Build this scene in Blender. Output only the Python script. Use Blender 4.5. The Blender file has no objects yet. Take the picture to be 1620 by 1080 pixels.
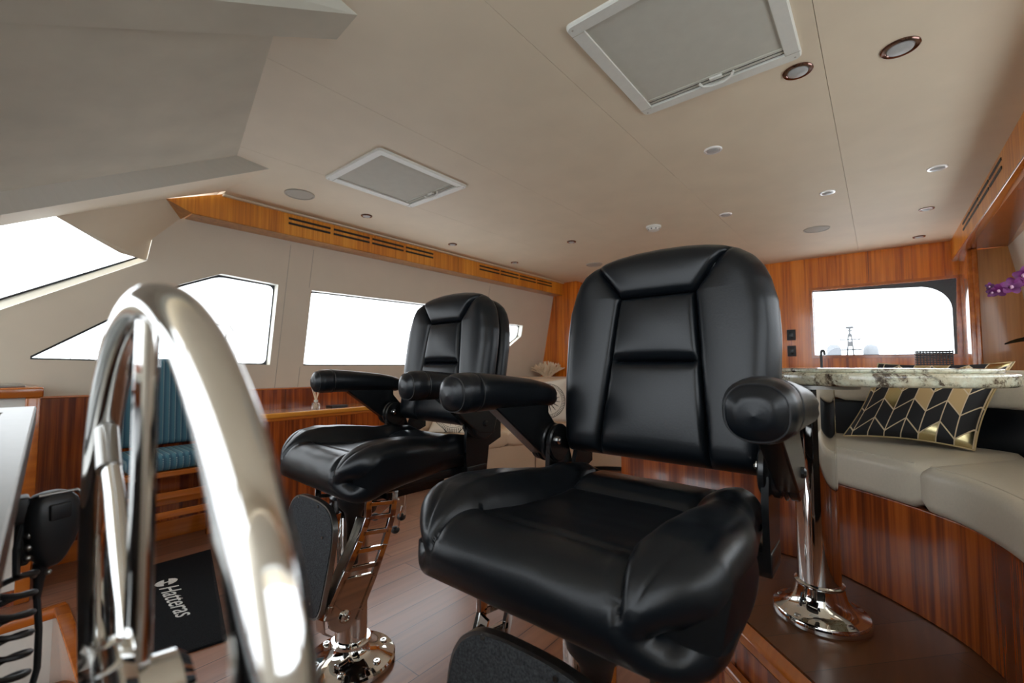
import bpy, bmesh, math, random
from mathutils import Vector, Matrix, noise
random.seed(7)
PI = math.pi
S = bpy.context.scene
col = S.collection

# ------------------------------------------------------------------ camera, world, exposure
cd = bpy.data.cameras.new('camera'); cam = bpy.data.objects.new('camera', cd); col.objects.link(cam)
cam.location = (0, 0, 1.0); cam.rotation_euler = (math.radians(93.1), 0, math.radians(39.7))
cd.sensor_width = 36; cd.lens = 700 / 1620 * 36; cd.clip_start = .01; cd.clip_end = 500
cd.dof.use_dof = True; cd.dof.focus_distance = 1.25; cd.dof.aperture_fstop = 4.0
S.camera = cam
S.view_settings.view_transform = 'Standard'; S.view_settings.look = 'None'
S.view_settings.gamma = 1; S.view_settings.use_curve_mapping = False
S.view_settings.exposure = 0.42
W = bpy.data.worlds.new('overcast'); S.world = W; W.use_nodes = True
bg = W.node_tree.nodes['Background']; bg.inputs[0].default_value = (.90, .955, 1, 1); bg.inputs[1].default_value = 3.2
S.cycles.max_bounces = 10; S.cycles.diffuse_bounces = 6; S.cycles.glossy_bounces = 6
S.cycles.transparent_max_bounces = 12; S.cycles.sample_clamp_indirect = 8; S.cycles.use_denoising = True
# ------------------------------------------------------------------ materials
def nt(name):
    m = bpy.data.materials.new(name); m.use_nodes = True
    t = m.node_tree; return m, t, t.nodes['Principled BSDF']
def node(t, k, **kw):
    n = t.nodes.new(k)
    for a, b in kw.items():
        if a.startswith('i_'):
            key = a[2:]; key = int(key) if key.isdigit() else key.replace('_', ' ')
            n.inputs[key].default_value = b
        else: setattr(n, a, b)
    return n
def coords(t, scale=(1, 1, 1), rot=(0, 0, 0), kind='Object'):
    tc = node(t, 'ShaderNodeTexCoord'); mp = node(t, 'ShaderNodeMapping')
    mp.inputs['Scale'].default_value = scale; mp.inputs['Rotation'].default_value = rot
    t.links.new(tc.outputs[kind], mp.inputs[0]); return mp.outputs[0]
def ramp(t, src, stops):
    r = node(t, 'ShaderNodeValToRGB'); e = r.color_ramp.elements
    while len(e) < len(stops): e.new(.5)
    for i, (p, c) in enumerate(stops):
        e[i].position = p; e[i].color = (*c, 1)
    t.links.new(src, r.inputs[0]); return r.outputs[0]
def bump(t, b, src, strength, dist=.002):
    n = node(t, 'ShaderNodeBump'); n.inputs['Strength'].default_value = strength; n.inputs['Distance'].default_value = dist
    t.links.new(src, n.inputs['Height']); t.links.new(n.outputs[0], b.inputs['Normal'])
def plain(name, c, rough=.5, metal=0, nscale=60, nstr=.08, vary=.06, coat=0, spec=.5):
    m, t, b = nt(name)
    v = coords(t)
    n = node(t, 'ShaderNodeTexNoise'); n.inputs['Scale'].default_value = nscale; n.inputs['Detail'].default_value = 4
    t.links.new(v, n.inputs['Vector'])
    lo = tuple(x * (1 - vary) for x in c); hi = tuple(min(1, x * (1 + vary)) for x in c)
    t.links.new(ramp(t, n.outputs['Fac'], [(.3, lo), (.7, hi)]), b.inputs['Base Color'])
    b.inputs['Roughness'].default_value = rough; b.inputs['Metallic'].default_value = metal
    b.inputs['Coat Weight'].default_value = coat; b.inputs['Specular IOR Level'].default_value = spec
    if nstr: bump(t, b, n.outputs['Fac'], nstr)
    return m
def wood(name, stops, along='Z', fine=55, rough=.22, coat=.5, coarse=9, rot=(0, 0, 0)):
    m, t, b = nt(name)
    sc = {'Z': (1, 1, .03), 'Y': (1, .03, 1), 'X': (.03, 1, 1)}[along]
    v = coords(t, sc, rot)
    n1 = node(t, 'ShaderNodeTexNoise', i_Scale=fine, i_Detail=3.0, i_Roughness=.6)
    n2 = node(t, 'ShaderNodeTexNoise', i_Scale=coarse, i_Detail=2.0)
    t.links.new(v, n1.inputs['Vector']); t.links.new(v, n2.inputs['Vector'])
    a = node(t, 'ShaderNodeMath', operation='MULTIPLY', i_1=.55); c = node(t, 'ShaderNodeMath', operation='MULTIPLY_ADD', i_1=.45)
    t.links.new(n1.outputs[0], a.inputs[0]); t.links.new(n2.outputs[0], c.inputs[0]); t.links.new(a.outputs[0], c.inputs[2])
    t.links.new(ramp(t, c.outputs[0], stops), b.inputs['Base Color'])
    b.inputs['Roughness'].default_value = rough; b.inputs['Coat Weight'].default_value = coat; b.inputs['Coat Roughness'].default_value = .08
    return m
M = {}
M['cream'] = plain('cream_headliner', (.72, .62, .468), .62, nscale=5, nstr=.03, vary=.03)
M['suede'] = plain('grey_suede', (.53, .49, .39), .8, nscale=4, nstr=.05, vary=.10)
M['beam'] = plain('painted_beam', (.62, .61, .52), .55, nscale=5, nstr=.02, vary=.02)
M['wallcream'] = plain('cream_wall_panel', (.66, .59, .48), .6, nscale=6, nstr=.02, vary=.02)
M['jamb'] = plain('white_window_reveal', (.78, .77, .70), .4, nstr=.02, vary=.02)
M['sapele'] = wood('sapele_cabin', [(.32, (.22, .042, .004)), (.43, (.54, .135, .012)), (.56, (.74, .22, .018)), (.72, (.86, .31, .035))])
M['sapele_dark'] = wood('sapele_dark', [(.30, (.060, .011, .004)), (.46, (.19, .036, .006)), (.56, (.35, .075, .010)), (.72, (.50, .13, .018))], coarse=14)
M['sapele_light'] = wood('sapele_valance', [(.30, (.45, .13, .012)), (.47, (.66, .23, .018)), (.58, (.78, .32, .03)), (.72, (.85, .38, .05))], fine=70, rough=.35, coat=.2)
M['sapele_side'] = wood('sapele_side_panel', [(.30, (.28, .10, .016)), (.5, (.48, .195, .036)), (.72, (.62, .29, .065))], fine=40, rough=.3)
M['trim'] = wood('varnished_trim', [(.3, (.30, .065, .008)), (.6, (.52, .15, .018)), (.8, (.64, .22, .03))], along='Y', fine=30, rough=.18, coat=.8)
M['tabletop'] = wood('cabinet_top_wood', [(.3, (.5, .17, .02)), (.55, (.72, .30, .04)), (.8, (.8, .38, .06))], along='Y', fine=30, rough=.15, coat=.8)
M['leather'] = plain('black_leather', (.0040, .0056, .0078), .3, nscale=260, nstr=.08, vary=.2, spec=.33)
M['leather'].node_tree.nodes['Principled BSDF'].inputs['Roughness'].default_value = .31
M['black'] = plain('black_powder_coat', (.006, .007, .008), .25, nstr=.02, vary=.1)
M['rubber'] = plain('black_plastic', (.012, .013, .015), .42, nstr=.05, vary=.1)
M['chrome'] = plain('polished_steel', (.74, .735, .72), .045, 1, nstr=0, vary=.01)
M['steel'] = plain('satin_steel', (.34, .335, .32), .30, 1, nstr=.02, vary=.04)
M['white'] = plain('white_plastic', (.70, .70, .64), .45, nstr=.02, vary=.02)
M['shade'] = plain('hatch_blind', (.52, .51, .44), .75, nscale=20, nstr=.04, vary=.03)
M['ivory'] = plain('ivory_leather', (.60, .545, .44), .42, nscale=150, nstr=.08, vary=.03)
M['ivory_warm'] = plain('cream_sofa_leather', (.62, .47, .32), .45, nscale=150, nstr=.08, vary=.03)
M['grille'] = plain('speaker_grille', (.42, .39, .33), .6, nscale=500, nstr=.4, vary=.1)
M['dark'] = plain('dark_void', (.01, .008, .006), .6, nstr=0)
M['lens'] = plain('frosted_lens', (.42, .43, .42), .3, nstr=0)
M['carpet'] = plain('black_carpet', (.012, .013, .015), .95, nscale=420, nstr=.9, vary=.7, spec=.1)
M['platecarpet'] = plain('charcoal_grip_carpet', (.045, .048, .052), .95, nscale=300, nstr=.8, vary=.5, spec=.15)
M['logo'] = plain('white_print', (.68, .68, .66), .8, nscale=300, nstr=.3, vary=.2)
M['coral'] = plain('cream_coral', (.80, .68, .50), .8, nscale=150, nstr=.1)
M['petal'] = plain('purple_petal', (.13, .010, .11), .6, nscale=25, nstr=.05, vary=.6)
M['petal_pale'] = plain('pale_petal', (.62, .36, .52), .6, nscale=25, nstr=.05, vary=.2)
M['stem'] = plain('green_stem', (.35, .38, .16), .5)
M['leaf'] = plain('dark_leaf', (.01, .03, .018), .35)
M['reed'] = plain('reed', (.85, .72, .52), .7)
M['pale'] = plain('grey_boat_paint', (.155, .165, .18), .5, nscale=.5, nstr=0)
M['gunmetal'] = plain('gunmetal_rubber_seal', (.02, .022, .025), .4, nstr=0)
M['sealgrey'] = plain('tinted_window_border', (.045, .065, .08), .3, nstr=0)
M['screen'] = plain('display_glass', (.30, .32, .32), .12, nstr=0)
# clear glass pane
def glassmat():
    m = bpy.data.materials.new('window_glass'); m.use_nodes = True; t = m.node_tree
    t.nodes.clear(); o = node(t, 'ShaderNodeOutputMaterial'); tr = node(t, 'ShaderNodeBsdfTransparent'); g = node(t, 'ShaderNodeBsdfGlossy')
    tr.inputs[0].default_value = (.98, .99, 1, 1); g.inputs['Roughness'].default_value = .01
    mx = node(t, 'ShaderNodeMixShader'); mx.inputs[0].default_value = .06
    t.links.new(tr.outputs[0], mx.inputs[1]); t.links.new(g.outputs[0], mx.inputs[2]); t.links.new(mx.outputs[0], o.inputs[0]); return m
M['glass'] = glassmat()
def bottlemat():
    m, t, b = nt('clear_bottle'); b.inputs['Transmission Weight'].default_value = .9; b.inputs['Roughness'].default_value = .03; b.inputs['Base Color'].default_value = (.9, .9, .88, 1); return m
M['bottle'] = bottlemat()
def floormat():
    m, t, b = nt('plank_floor')
    v = coords(t, (1, 1, 1), (0, 0, PI / 2))
    br = node(t, 'ShaderNodeTexBrick', i_Scale=1.0)
    br.inputs['Brick Width'].default_value = .95; br.inputs['Row Height'].default_value = .118; br.inputs['Mortar Size'].default_value = .0016
    br.inputs['Mortar Smooth'].default_value = .1
    br.inputs['Color1'].default_value = (.22, .085, .042, 1); br.inputs['Color2'].default_value = (.31, .14, .078, 1); br.inputs['Mortar'].default_value = (.02, .008, .005, 1)
    t.links.new(v, br.inputs['Vector'])
    v2 = coords(t, (1, .06, 1)); n = node(t, 'ShaderNodeTexNoise', i_Scale=28.0, i_Detail=4.0, i_Distortion=.6); t.links.new(v2, n.inputs['Vector'])
    r = ramp(t, n.outputs[0], [(.3, (.75, .75, .75)), (.7, (1.15, 1.15, 1.15))])
    mx = node(t, 'ShaderNodeMix', data_type='RGBA', blend_type='MULTIPLY'); mx.inputs[0].default_value = 1
    t.links.new(br.outputs['Color'], mx.inputs[6]); t.links.new(r, mx.inputs[7]); t.links.new(mx.outputs[2], b.inputs['Base Color'])
    b.inputs['Roughness'].default_value = .32; b.inputs['Coat Weight'].default_value = .35; b.inputs['Coat Roughness'].default_value = .22
    return m
M['floor'] = floormat()
def deckmat():
    m = M['floor'].copy(); m.name = 'platform_planks'; t = m.node_tree
    for n in t.nodes:
        if n.type == 'TEX_BRICK':
            n.inputs['Color1'].default_value = (.10, .034, .011, 1); n.inputs['Color2'].default_value = (.145, .052, .017, 1); n.inputs['Row Height'].default_value = .135; n.inputs['Mortar Size'].default_value = .0009
        if n.type == 'MAPPING' and abs(n.inputs['Rotation'].default_value[2]) > 1: n.inputs['Rotation'].default_value = (0, 0, PI / 2 + .72)
    b = t.nodes['Principled BSDF']; b.inputs['Roughness'].default_value = .34; b.inputs['Coat Weight'].default_value = .25; b.inputs['Coat Roughness'].default_value = .15
    return m
M['platform'] = deckmat()
def granite():
    m, t, b = nt('granite')
    v = coords(t)
    n1 = node(t, 'ShaderNodeTexNoise', i_Scale=21.0, i_Detail=9.0, i_Roughness=.78, i_Distortion=.35); t.links.new(v, n1.inputs['Vector'])
    n2 = node(t, 'ShaderNodeTexNoise', i_Scale=60.0, i_Detail=6.0, i_Roughness=.7); t.links.new(v, n2.inputs['Vector'])
    n3 = node(t, 'ShaderNodeTexNoise', i_Scale=9.0, i_Detail=5.0, i_Roughness=.7); t.links.new(v, n3.inputs['Vector'])
    a = ramp(t, n1.outputs[0], [(.36, (.03, .022, .018)), (.42, (.20, .16, .13)), (.47, (.62, .62, .52)), (.60, (.78, .79, .69)), (.70, (.55, .44, .32))])
    c = ramp(t, n2.outputs[0], [(.34, (.22, .22, .22)), (.46, (1, 1, 1)), (.65, (1, 1, 1))])
    d = ramp(t, n3.outputs[0], [(.42, (.82, .74, .62)), (.6, (.95, 1, .96))])
    m1 = node(t, 'ShaderNodeMix', data_type='RGBA', blend_type='MULTIPLY'); m1.inputs[0].default_value = .85
    m2 = node(t, 'ShaderNodeMix', data_type='RGBA', blend_type='MULTIPLY'); m2.inputs[0].default_value = 1
    t.links.new(a, m1.inputs[6]); t.links.new(c, m1.inputs[7]); t.links.new(m1.outputs[2], m2.inputs[6]); t.links.new(d, m2.inputs[7])
    t.links.new(m2.outputs[2], b.inputs['Base Color']); b.inputs['Roughness'].default_value = .12; b.inputs['Coat Weight'].default_value = .4
    return m
M['granite'] = granite()
def mathn(t, op, a, b=None, c=None):
    n = node(t, 'ShaderNodeMath', operation=op)
    for i, x in enumerate((a, b, c)):
        if x is None: continue
        if isinstance(x, (int, float)): n.inputs[i].default_value = x
        else: t.links.new(x, n.inputs[i])
    return n.outputs[0]
def chevron():           # black and gold herringbone print laid out by UV
    m, t, b = nt('chevron_print')
    tc = node(t, 'ShaderNodeTexCoord'); sp = node(t, 'ShaderNodeSeparateXYZ'); t.links.new(tc.outputs['UV'], sp.inputs[0])
    u = mathn(t, 'MULTIPLY_ADD', sp.outputs[0], 7.6, 20.5)
    fu = mathn(t, 'FLOOR', u); fr = mathn(t, 'SUBTRACT', u, fu)
    par = mathn(t, 'MODULO', fu, 2.0)
    tri = mathn(t, 'ABSOLUTE', mathn(t, 'SUBTRACT', par, fr))
    v = mathn(t, 'ADD', mathn(t, 'MULTIPLY_ADD', sp.outputs[1], 4.0, 20.2), mathn(t, 'MULTIPLY', tri, .62))
    fv = mathn(t, 'FLOOR', v); gr = mathn(t, 'SUBTRACT', v, fv)
    e1 = mathn(t, 'MINIMUM', fr, mathn(t, 'SUBTRACT', 1.0, fr)); e2 = mathn(t, 'MINIMUM', gr, mathn(t, 'SUBTRACT', 1.0, gr))
    line = mathn(t, 'LESS_THAN', mathn(t, 'MINIMUM', e1, e2), .035)
    cb = node(t, 'ShaderNodeCombineXYZ'); t.links.new(fu, cb.inputs[0]); t.links.new(fv, cb.inputs[1])
    wn = node(t, 'ShaderNodeTexWhiteNoise', noise_dimensions='2D'); t.links.new(cb.outputs[0], wn.inputs['Vector'])
    tan = mathn(t, 'GREATER_THAN', wn.outputs['Value'], .70); gold = mathn(t, 'GREATER_THAN', wn.outputs['Value'], .86)
    m1 = node(t, 'ShaderNodeMix', data_type='RGBA'); m1.inputs[6].default_value = (.006, .006, .008, 1); m1.inputs[7].default_value = (.52, .36, .17, 1); t.links.new(tan, m1.inputs[0])
    m3 = node(t, 'ShaderNodeMix', data_type='RGBA'); m3.inputs[7].default_value = (.62, .52, .28, 1); t.links.new(m1.outputs[2], m3.inputs[6]); t.links.new(gold, m3.inputs[0])
    m2 = node(t, 'ShaderNodeMix', data_type='RGBA'); m2.inputs[7].default_value = (.62, .50, .33, 1); t.links.new(m3.outputs[2], m2.inputs[6]); t.links.new(line, m2.inputs[0])
    t.links.new(m2.outputs[2], b.inputs['Base Color'])
    met = mathn(t, 'MULTIPLY', gold, mathn(t, 'SUBTRACT', 1.0, line)); t.links.new(met, b.inputs['Metallic'])
    t.links.new(mathn(t, 'MULTIPLY_ADD', met, -.45, .7), b.inputs['Roughness'])
    return m
M['chevron'] = chevron()
M['piping'] = plain('gold_piping', (.5, .38, .2), .5)
def compass():           # dark compass rose on cream, local x/z plane
    m, t, b = nt('compass_print')
    tc = node(t, 'ShaderNodeTexCoord'); sp = node(t, 'ShaderNodeSeparateXYZ'); t.links.new(tc.outputs['Object'], sp.inputs[0])
    x, z = sp.outputs[0], sp.outputs[2]
    r = mathn(t, 'SQRT', mathn(t, 'ADD', mathn(t, 'MULTIPLY', x, x), mathn(t, 'MULTIPLY', z, z)))
    an = mathn(t, 'ARCTAN2', z, x)
    def star(n, r0, r1, wmul):
        f = mathn(t, 'ABSOLUTE', mathn(t, 'SUBTRACT', mathn(t, 'FRACT', mathn(t, 'MULTIPLY_ADD', an, n / (2 * PI), 8.0)), .5))
        lim = mathn(t, 'MULTIPLY', mathn(t, 'SUBTRACT', r1, r), wmul)
        return mathn(t, 'MULTIPLY', mathn(t, 'LESS_THAN', f, lim), mathn(t, 'GREATER_THAN', r, r0))
    def ringb(a, c): return mathn(t, 'MULTIPLY', mathn(t, 'GREATER_THAN', r, a), mathn(t, 'LESS_THAN', r, c))
    d = star(16, .035, .125, 3.2)
    tick = mathn(t, 'MULTIPLY', mathn(t, 'LESS_THAN', mathn(t, 'FRACT', mathn(t, 'MULTIPLY_ADD', an, 60 / (2 * PI), 30.0)), .4), ringb(.142, .158))
    for q in (ringb(.012, .018), ringb(.030, .034), ringb(.133, .137), ringb(.160, .166), tick): d = mathn(t, 'MAXIMUM', d, q)
    mx = node(t, 'ShaderNodeMix', data_type='RGBA'); mx.inputs[6].default_value = (.66, .60, .50, 1); mx.inputs[7].default_value = (.04, .035, .03, 1)
    t.links.new(d, mx.inputs[0]); t.links.new(mx.outputs[2], b.inputs['Base Color']); b.inputs['Roughness'].default_value = .85
    return m
M['compass'] = compass()
def teal():
    m, t, b = nt('teal_woven_fabric')
    tc = node(t, 'ShaderNodeTexCoord'); sp = node(t, 'ShaderNodeSeparateXYZ'); t.links.new(tc.outputs['Object'], sp.inputs[0])
    u = mathn(t, 'MULTIPLY_ADD', sp.outputs[1], 1 / .028, 30.0); fr = mathn(t, 'FRACT', u)
    w = mathn(t, 'FRACT', mathn(t, 'MULTIPLY_ADD', mathn(t, 'ADD', sp.outputs[2], mathn(t, 'MULTIPLY', sp.outputs[0], 1.0)), 1 / .008, 300.0))
    dash = mathn(t, 'MULTIPLY', mathn(t, 'LESS_THAN', fr, .18), mathn(t, 'LESS_THAN', w, .55))
    dash2 = mathn(t, 'MULTIPLY', mathn(t, 'MULTIPLY', mathn(t, 'GREATER_THAN', fr, .5), mathn(t, 'LESS_THAN', fr, .62)), mathn(t, 'LESS_THAN', w, .55))
    band = mathn(t, 'GREATER_THAN', fr, .45)
    m1 = node(t, 'ShaderNodeMix', data_type='RGBA'); m1.inputs[6].default_value = (.025, .085, .13, 1); m1.inputs[7].default_value = (.055, .15, .20, 1); t.links.new(band, m1.inputs[0])
    m2 = node(t, 'ShaderNodeMix', data_type='RGBA'); m2.inputs[7].default_value = (.22, .30, .31, 1); t.links.new(m1.outputs[2], m2.inputs[6]); t.links.new(dash, m2.inputs[0])
    m3 = node(t, 'ShaderNodeMix', data_type='RGBA'); m3.inputs[7].default_value = (.03, .08, .12, 1); t.links.new(m2.outputs[2], m3.inputs[6]); t.links.new(dash2, m3.inputs[0])
    t.links.new(m3.outputs[2], b.inputs['Base Color']); b.inputs['Roughness'].default_value = .9; return m
M['teal'] = teal()

# ------------------------------------------------------------------ mesh helpers
class MB:
    def __init__(s): s.v = []; s.f = []
    def add(s, vs, fs):
        o = len(s.v); s.v += [tuple(v) for v in vs]; s.f += [tuple(i + o for i in f) for f in fs]; return s
    def box(s, lo, hi, bev=0, mat=None):
        bm = bmesh.new(); bmesh.ops.create_cube(bm, size=1)
        c = [(a + b) / 2 for a, b in zip(lo, hi)]; d = [abs(b - a) for a, b in zip(lo, hi)]
        for v in bm.verts: v.co = Vector([v.co[i] * d[i] for i in range(3)])
        if bev: bmesh.ops.bevel(bm, geom=bm.edges[:], offset=min(bev, min(d) * .45), segments=3, affect='EDGES', profile=.5)
        T = mat or Matrix()
        for v in bm.verts: v.co = T @ (v.co + Vector(c))
        bm.verts.index_update(); s.add([v.co[:] for v in bm.verts], [[v.index for v in f.verts] for f in bm.faces]); bm.free(); return s
    def tube(s, pts, r, n=14, closed=False, cap=True):
        pts = [Vector(p) for p in pts]; N = len(pts); rs = r if isinstance(r, (list, tuple)) else [r] * N
        rings = []; up = None
        for i, p in enumerate(pts):
            a = pts[(i - 1) % N] if (closed or i) else p; b = pts[(i + 1) % N] if (closed or i < N - 1) else p
            d = (b - a).normalized()
            if up is None: up = d.orthogonal().normalized()
            up = (up - d * up.dot(d)).normalized(); sd_ = d.cross(up)
            rings.append([p + (up * math.cos(2 * PI * k / n) + sd_ * math.sin(2 * PI * k / n)) * rs[i] for k in range(n)])
        vs = [v for q in rings for v in q]; fs = []
        for i in range(N if closed else N - 1):
            for k in range(n):
                j = (i + 1) % N; fs.append((i * n + k, i * n + (k + 1) % n, j * n + (k + 1) % n, j * n + k))
        if not closed and cap: fs += [tuple(range(n))[::-1], tuple((N - 1) * n + k for k in range(n))]
        return s.add(vs, fs)
    def lathe(s, prof, c, n=48, axis='Z'):
        vs = []; fs = []
        for r, h in prof:
            for k in range(n):
                a = 2 * PI * k / n; x, y = r * math.cos(a), r * math.sin(a)
                vs.append({'Z': (c[0] + x, c[1] + y, c[2] + h), 'X': (c[0] + h, c[1] + x, c[2] + y), 'Y': (c[0] + x, c[1] + h, c[2] + y)}[axis])
        for i in range(len(prof) - 1):
            for k in range(n): fs.append((i * n + k, i * n + (k + 1) % n, (i + 1) * n + (k + 1) % n, (i + 1) * n + k))
        if prof[0][0] > 1e-5: fs.append(tuple(range(n))[::-1])
        if prof[-1][0] > 1e-5: fs.append(tuple((len(prof) - 1) * n + k for k in range(n)))
        return s.add(vs, fs)
    def prism(s, poly, off):          # planar polygon extruded by a vector
        n = len(poly); o = Vector(off); P = [Vector(p) for p in poly]
        return s.add(P + [p + o for p in P], [tuple(range(n))[::-1], tuple(range(n, 2 * n))] + [(i, (i + 1) % n, n + (i + 1) % n, n + i) for i in range(n)])
    def quad(s, *p): return s.add(p, [tuple(range(len(p)))])
    def ball(s, c, r, n=16, sc=(1, 1, 1)):
        prof = [(max(1e-6, r * math.sin(PI * i / n)), -r * math.cos(PI * i / n)) for i in range(n + 1)]
        m = MB().lathe(prof, (0, 0, 0), n * 2); return s.add([(c[0] + v[0] * sc[0], c[1] + v[1] * sc[1], c[2] + v[2] * sc[2]) for v in m.v], m.f)

def build(name, mb, mat, parent=None, smooth=True, angle=35, local=False, bev=0, fix=True):
    me = bpy.data.meshes.new(name)
    off = Vector((0, 0, 0))
    if parent is not None and not local:
        q = parent
        while q is not None: off += q.location; q = q.parent
    me.from_pydata([Vector(v) - off for v in mb.v], [], mb.f)
    if fix:
        bm = bmesh.new(); bm.from_mesh(me); bmesh.ops.remove_doubles(bm, verts=bm.verts, dist=1e-6); bmesh.ops.recalc_face_normals(bm, faces=bm.faces); bm.to_mesh(me); bm.free()
    me.materials.append(mat if not isinstance(mat, str) else M[mat])
    if smooth:
        me.polygons.foreach_set('use_smooth', [True] * len(me.polygons)); me.set_sharp_from_angle(angle=math.radians(angle))
    o = bpy.data.objects.new(name, me); col.objects.link(o)
    if parent is not None: o.parent = parent
    if bev:
        md = o.modifiers.new('bevel', 'BEVEL'); md.width = bev; md.segments = 2; md.limit_method = 'ANGLE'
    return o
def tag(o, label, cat, group=None, kind=None):
    if label: o['label'] = label
    if cat: o['category'] = cat
    if group: o['group'] = group
    if kind: o['kind'] = kind
    return o
def thing(name, label, cat, loc=(0, 0, 0), group=None):
    o = bpy.data.objects.new(name, None); col.objects.link(o); o.location = loc; o.empty_display_size = .1
    return tag(o, label, cat, group)
def struct(name, mb, mat, label=None, **k):
    o = build(name, mb, mat, **k); o['kind'] = 'structure'
    if label: o['label'] = label
    return o
def copy_tree(o, parent=None):
    c = o.copy(); col.objects.link(c); c.parent = parent
    for ch in [x for x in o.children]: copy_tree(ch, c)
    return c
def sheet(outer, holes, fmap, depth=None):      # flat sheet with window holes; fmap maps (a,b) to 3D, depth a vector for the reveals
    bm = bmesh.new(); loops = []
    for lp in [outer] + holes:
        vs = [bm.verts.new((a, b, 0)) for a, b in lp]; loops.append(vs)
        for i in range(len(vs)): bm.edges.new((vs[i], vs[(i + 1) % len(vs)]))
    bmesh.ops.triangle_fill(bm, use_beauty=True, use_dissolve=False, edges=bm.edges[:])
    bm.verts.index_update(); mb = MB()
    mb.add([fmap(v.co.x, v.co.y) for v in bm.verts], [[v.index for v in f.verts] for f in bm.faces]); bm.free(); return mb
def reveal(lp, fmap, d):
    mb = MB(); P = [Vector(fmap(a, b)) for a, b in lp]; Q = [p + Vector(d) for p in P]; n = len(P)
    return mb.add(P + Q, [(i, (i + 1) % n, n + (i + 1) % n, n + i) for i in range(n)])
def rounded(lp, r, k=5):
    out = []; n = len(lp)
    for i in range(n):
        p = Vector(lp[i]); a = (Vector(lp[i - 1]) - p); b = (Vector(lp[(i + 1) % n]) - p)
        q = min(r, a.length * .4, b.length * .4); s_ = p + a.normalized() * q; e_ = p + b.normalized() * q
        for j in range(k + 1):
            t_ = j / k; out.append(tuple((1 - t_) ** 2 * s_ + 2 * t_ * (1 - t_) * p + t_ * t_ * e_))
    return out
def shrink(lp, d):
    c = Vector((sum(p[0] for p in lp) / len(lp), sum(p[1] for p in lp) / len(lp))); out = []
    n = len(lp)
    for i in range(n):
        p = Vector(lp[i]); a = (p - Vector(lp[i - 1])); b = (Vector(lp[(i + 1) % n]) - p)
        t_ = (a.normalized() + b.normalized()).normalized(); nn = Vector((-t_.y, t_.x))
        if nn.dot(c - p) < 0: nn = -nn
        out.append(tuple(p + nn * d))
    return out

# ------------------------------------------------------------------ the setting
ZC = 1.987
XV, XVR, YA = -2.89, .465, 4.88        # inner faces of the valances, aft wall
def wx(z): return -3.03 - (1.81 - z) * .1975      # leaning port wall
# floor and ceiling
HX0, HX1, HY0, HY1 = -2.65, -1.55, -.7, .25      # stairwell opening beside the helm
fl = MB()
for a in ((-3.6, -1.6, 1.6, HY0), (-3.6, HY0, HX0, HY1), (HX1, HY0, 1.6, HY1), (-3.6, HY1, 1.6, 5.1)): fl.quad((a[0], a[1], 0), (a[2], a[1], 0), (a[2], a[3], 0), (a[0], a[3], 0))
fl.prism([(-3.6, -1.6, -.45), (1.6, -1.6, -.45), (1.6, 5.1, -.45), (-3.6, 5.1, -.45)], (0, 0, -.02))
struct('floor', fl, 'floor', 'brown wood plank floor of the cabin')
cl = MB()
# sheets between seams; front edge is cut back along the overhead recess
edge = [(-1.098, .642), (-1.232, .653), (-1.351, .521), (-2.296, .738), (-2.329, .894), (-2.816, .857)]
def fronty(x):
    if x > -1.098: return -.9
    for (xa, ya), (xb, yb) in zip(edge, edge[1:]):
        if xb <= x <= xa: return ya + (yb - ya) * (x - xa) / (xb - xa)
    return .857
gap = .0007
seams = [-.107, -.79, -1.48]
bounds = [(.66, -.107), (-.107, -.79), (-.79, -1.48), (-1.48, -2.19), (-2.19, -3.2)]
zc = ZC
for (a, b) in bounds:
    xs = sorted({a - gap, b + gap} | {x for x, _ in edge if b < x < a}, reverse=True)
    if a > -1.098 > b: xs = sorted(set(xs) | {-1.0981, -1.098 + .0001}, reverse=True)
    low = [(x, fronty(x) if x > -2.816 else .857) for x in xs]
    poly = [(x, y, zc) for x, y in low] + [(b + gap, 5.1, zc), (a - gap, 5.1, zc)]
    cl.prism(poly, (0, 0, .02))
cl.quad((-3.6, -.9, zc + .03), (1.6, -.9, zc + .03), (1.6, 5.1, zc + .03), (-3.6, 5.1, zc + .03))
struct('ceiling', cl, 'cream', 'cream padded ceiling panels with thin seams', smooth=False)

# port wall: cream sheet with windows
def fw(y, z): return (wx(z), y, z)
win1 = [(.1, 1.004), (1.265, 1.004), (1.262, 1.541), (.927, 1.56), (.727, 1.468), (.1, 1.10)]
win2 = [(1.493, 1.0), (3.05, 1.0), (3.05, 1.55), (1.49, 1.533)]
win3 = [(3.40, 1.10), (3.72, 1.19), (3.925, 1.33), (3.925, 1.452), (3.40, 1.452)]
win1[0] = (.16, 1.030); win1[5] = (.16, 1.046)
outer = [(-1.6, .0), (5.1, .0), (5.1, 1.90), (.62, 1.90), (.581, 1.687), (.567, 1.575), (.054, 1.258), (-1.6, .55)]
ws = sheet(outer, [win1, win2, win3], fw)
struct('wall_left', ws, 'wallcream', 'cream port wall panels leaning inward', smooth=False)
mb = MB()
for y, z0, z1 in ((1.313, .84, 1.81), (1.47, 1.55, 1.81), (1.47, .84, .99), (3.3, .84, 1.81)):
    mb.box((-.002, y - .0015, z0), (.0015, y + .0015, z1))
    for i in range(len(mb.v) - 8, len(mb.v)): x, yy, zz = mb.v[i]; mb.v[i] = (x + wx(zz) + .0005, yy, zz)
struct('trim_1', mb, 'grille', 'thin vertical panel seams on the port wall', smooth=False)
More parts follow.
